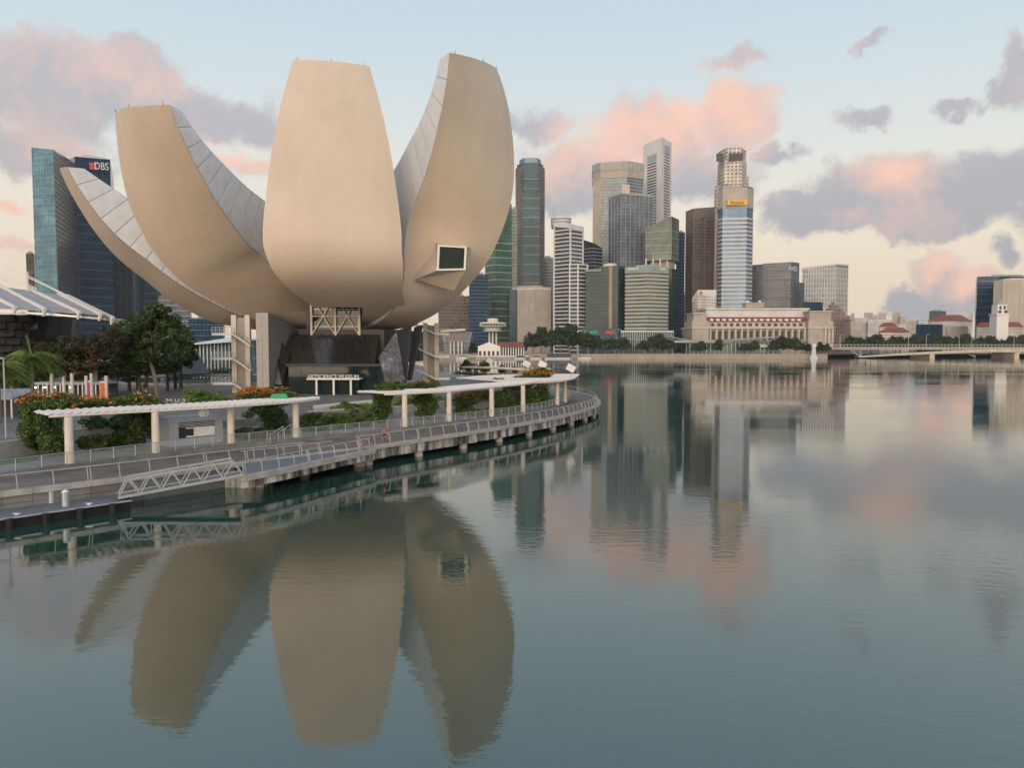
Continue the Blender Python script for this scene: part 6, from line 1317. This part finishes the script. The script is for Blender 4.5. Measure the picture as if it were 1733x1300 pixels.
# ------------------------------------------------------------------ people
M['skinp'] = mat('skin', (.42, .25, .17), .6); M['shirt'] = mat('coral_shirt', (.75, .10, .10), .8); M['shorts'] = mat('dark_shorts', (.05, .05, .06), .8); M['hair'] = mat('dark_hair', (.012, .010, .009), .6); M['shoe'] = mat('white_shoe', (.6, .6, .6), .6)
def person(label, loc, rz, joints, mats, h=1.68):
    J = joints; root = thing('person', label, 'person', loc); me = bpy.data.meshes.new('body'); names = list(J); idx = {k: i for i, k in enumerate(names)}
    ed = [('pelvis', 'waist'), ('waist', 'chest'), ('chest', 'neck'), ('neck', 'head'), ('head', 'crown')]
    for s_ in 'LR': ed += [('chest', 'sh' + s_), ('sh' + s_, 'el' + s_), ('el' + s_, 'wr' + s_), ('wr' + s_, 'ha' + s_), ('pelvis', 'hp' + s_), ('hp' + s_, 'kn' + s_), ('kn' + s_, 'an' + s_), ('an' + s_, 'to' + s_)]
    me.from_pydata([J[k][:3] for k in names], [(idx[a_], idx[b2]) for a_, b2 in ed], []); o = bpy.data.objects.new('body', me); col.objects.link(o)
    md = o.modifiers.new('skin', 'SKIN'); 
    for i, k in enumerate(names): me.skin_vertices[0].data[i].radius = (J[k][3], J[k][3]); me.skin_vertices[0].data[i].use_root = (k == 'pelvis')
    o.modifiers.new('sub', 'SUBSURF').levels = 2; dg = bpy.context.evaluated_depsgraph_get(); dg.update(); m2 = bpy.data.meshes.new_from_object(o.evaluated_get(dg)); bpy.data.objects.remove(o)
    m2.materials.clear()
    for k in mats: m2.materials.append(M[k])
    nk = J['neck'][2]; pv = J['pelvis'][2]; wx = Vector(J['waist'][:3])
    for p in m2.polygons:
        c = p.center; p.use_smooth = True; z = c.z; mi = 2
        if z < .09: mi = 3
        elif z > J['head'][2] + .06: mi = 4
        elif pv - .28 < z < pv + .06: mi = 1
        elif z >= pv + .06 and z < nk + .0 and (Vector((c.x, c.y)) - Vector((J['chest'][0], J['chest'][1]))).length < .27: mi = 0
        p.material_index = mi
    b2 = bpy.data.objects.new('body', m2); col.objects.link(b2); b2.parent = root; b2.rotation_euler = (0, 0, rz)
    mb = MB(); hd = J['head']; blob(mb, (hd[0], hd[1] - .01, hd[2] + .05), (.095, .11, .10)); hr = mb.build('hair', M[mats[4]], root, local=True, smooth=True); hr.rotation_euler = (0, 0, rz)
    return root
run = {'pelvis': (0, 0, .92, .125), 'waist': (0, .02, 1.08, .115), 'chest': (0, .06, 1.28, .14), 'neck': (0, .09, 1.44, .055), 'head': (0, .12, 1.55, .095), 'crown': (0, .12, 1.66, .06),
       'shL': (-.17, .06, 1.36, .06), 'elL': (-.24, -.16, 1.18, .045), 'wrL': (-.2, .06, 1.10, .034), 'haL': (-.18, .14, 1.12, .035), 'shR': (.17, .06, 1.36, .06), 'elR': (.25, .1, 1.12, .045), 'wrR': (.2, .32, 1.2, .034), 'haR': (.18, .38, 1.26, .035),
       'hpL': (-.1, 0, .86, .095), 'knL': (-.1, .26, .56, .065), 'anL': (-.1, .16, .14, .042), 'toL': (-.1, .34, .05, .04), 'hpR': (.1, 0, .86, .095), 'knR': (.1, -.12, .5, .065), 'anR': (.1, -.48, .32, .042), 'toR': (.1, -.54, .16, .04)}
c = gz(651, 748, ZD); person('runner in a coral top and dark shorts on the boardwalk', (c.x, c.y, ZD), R(95), run, ('shirt', 'shorts', 'skinp', 'shoe', 'hair'))
stand = dict(run); stand.update({'chest': (0, .0, 1.28, .14), 'neck': (0, 0, 1.44, .055), 'head': (0, .02, 1.55, .095), 'crown': (0, .02, 1.66, .06), 'elL': (-.23, -.04, 1.1, .045), 'wrL': (-.22, .06, .88, .034), 'haL': (-.21, .1, .8, .035), 'elR': (.23, -.02, 1.1, .045), 'wrR': (.22, .08, .88, .034), 'haR': (.21, .1, .8, .035), 'shL': (-.17, 0, 1.38, .06), 'shR': (.17, 0, 1.38, .06),
       'knL': (-.1, .08, .5, .065), 'anL': (-.1, .02, .1, .042), 'toL': (-.1, .16, .05, .04), 'knR': (.1, .02, .5, .065), 'anR': (.1, -.12, .12, .042), 'toR': (.1, .02, .05, .04)})
c = gz(244, 663, ZL); person('distant walker in dark clothes on the plaza beside the big tree', (c.x, c.y, ZL), R(30), stand, ('shorts', 'shorts', 'skinp', 'shoe', 'hair'))

# ------------------------------------------------------------------ thin morning haze
m, n, l, b = newmat('morning_haze'); n.remove(b)
v = n.new('ShaderNodeVolumePrincipled'); v.inputs['Color'].default_value = (.86, .90, .96, 1); v.inputs['Density'].default_value = .00006; v.inputs['Anisotropy'].default_value = 0.0
l.new(v.outputs[0], n['Material Output'].inputs['Volume'])
o = MB().box(-2500, 2500, -600, 3600, -1.0, 330).build('haze', m); tag(o, kind='stuff')
cy.volume_bounces = 0
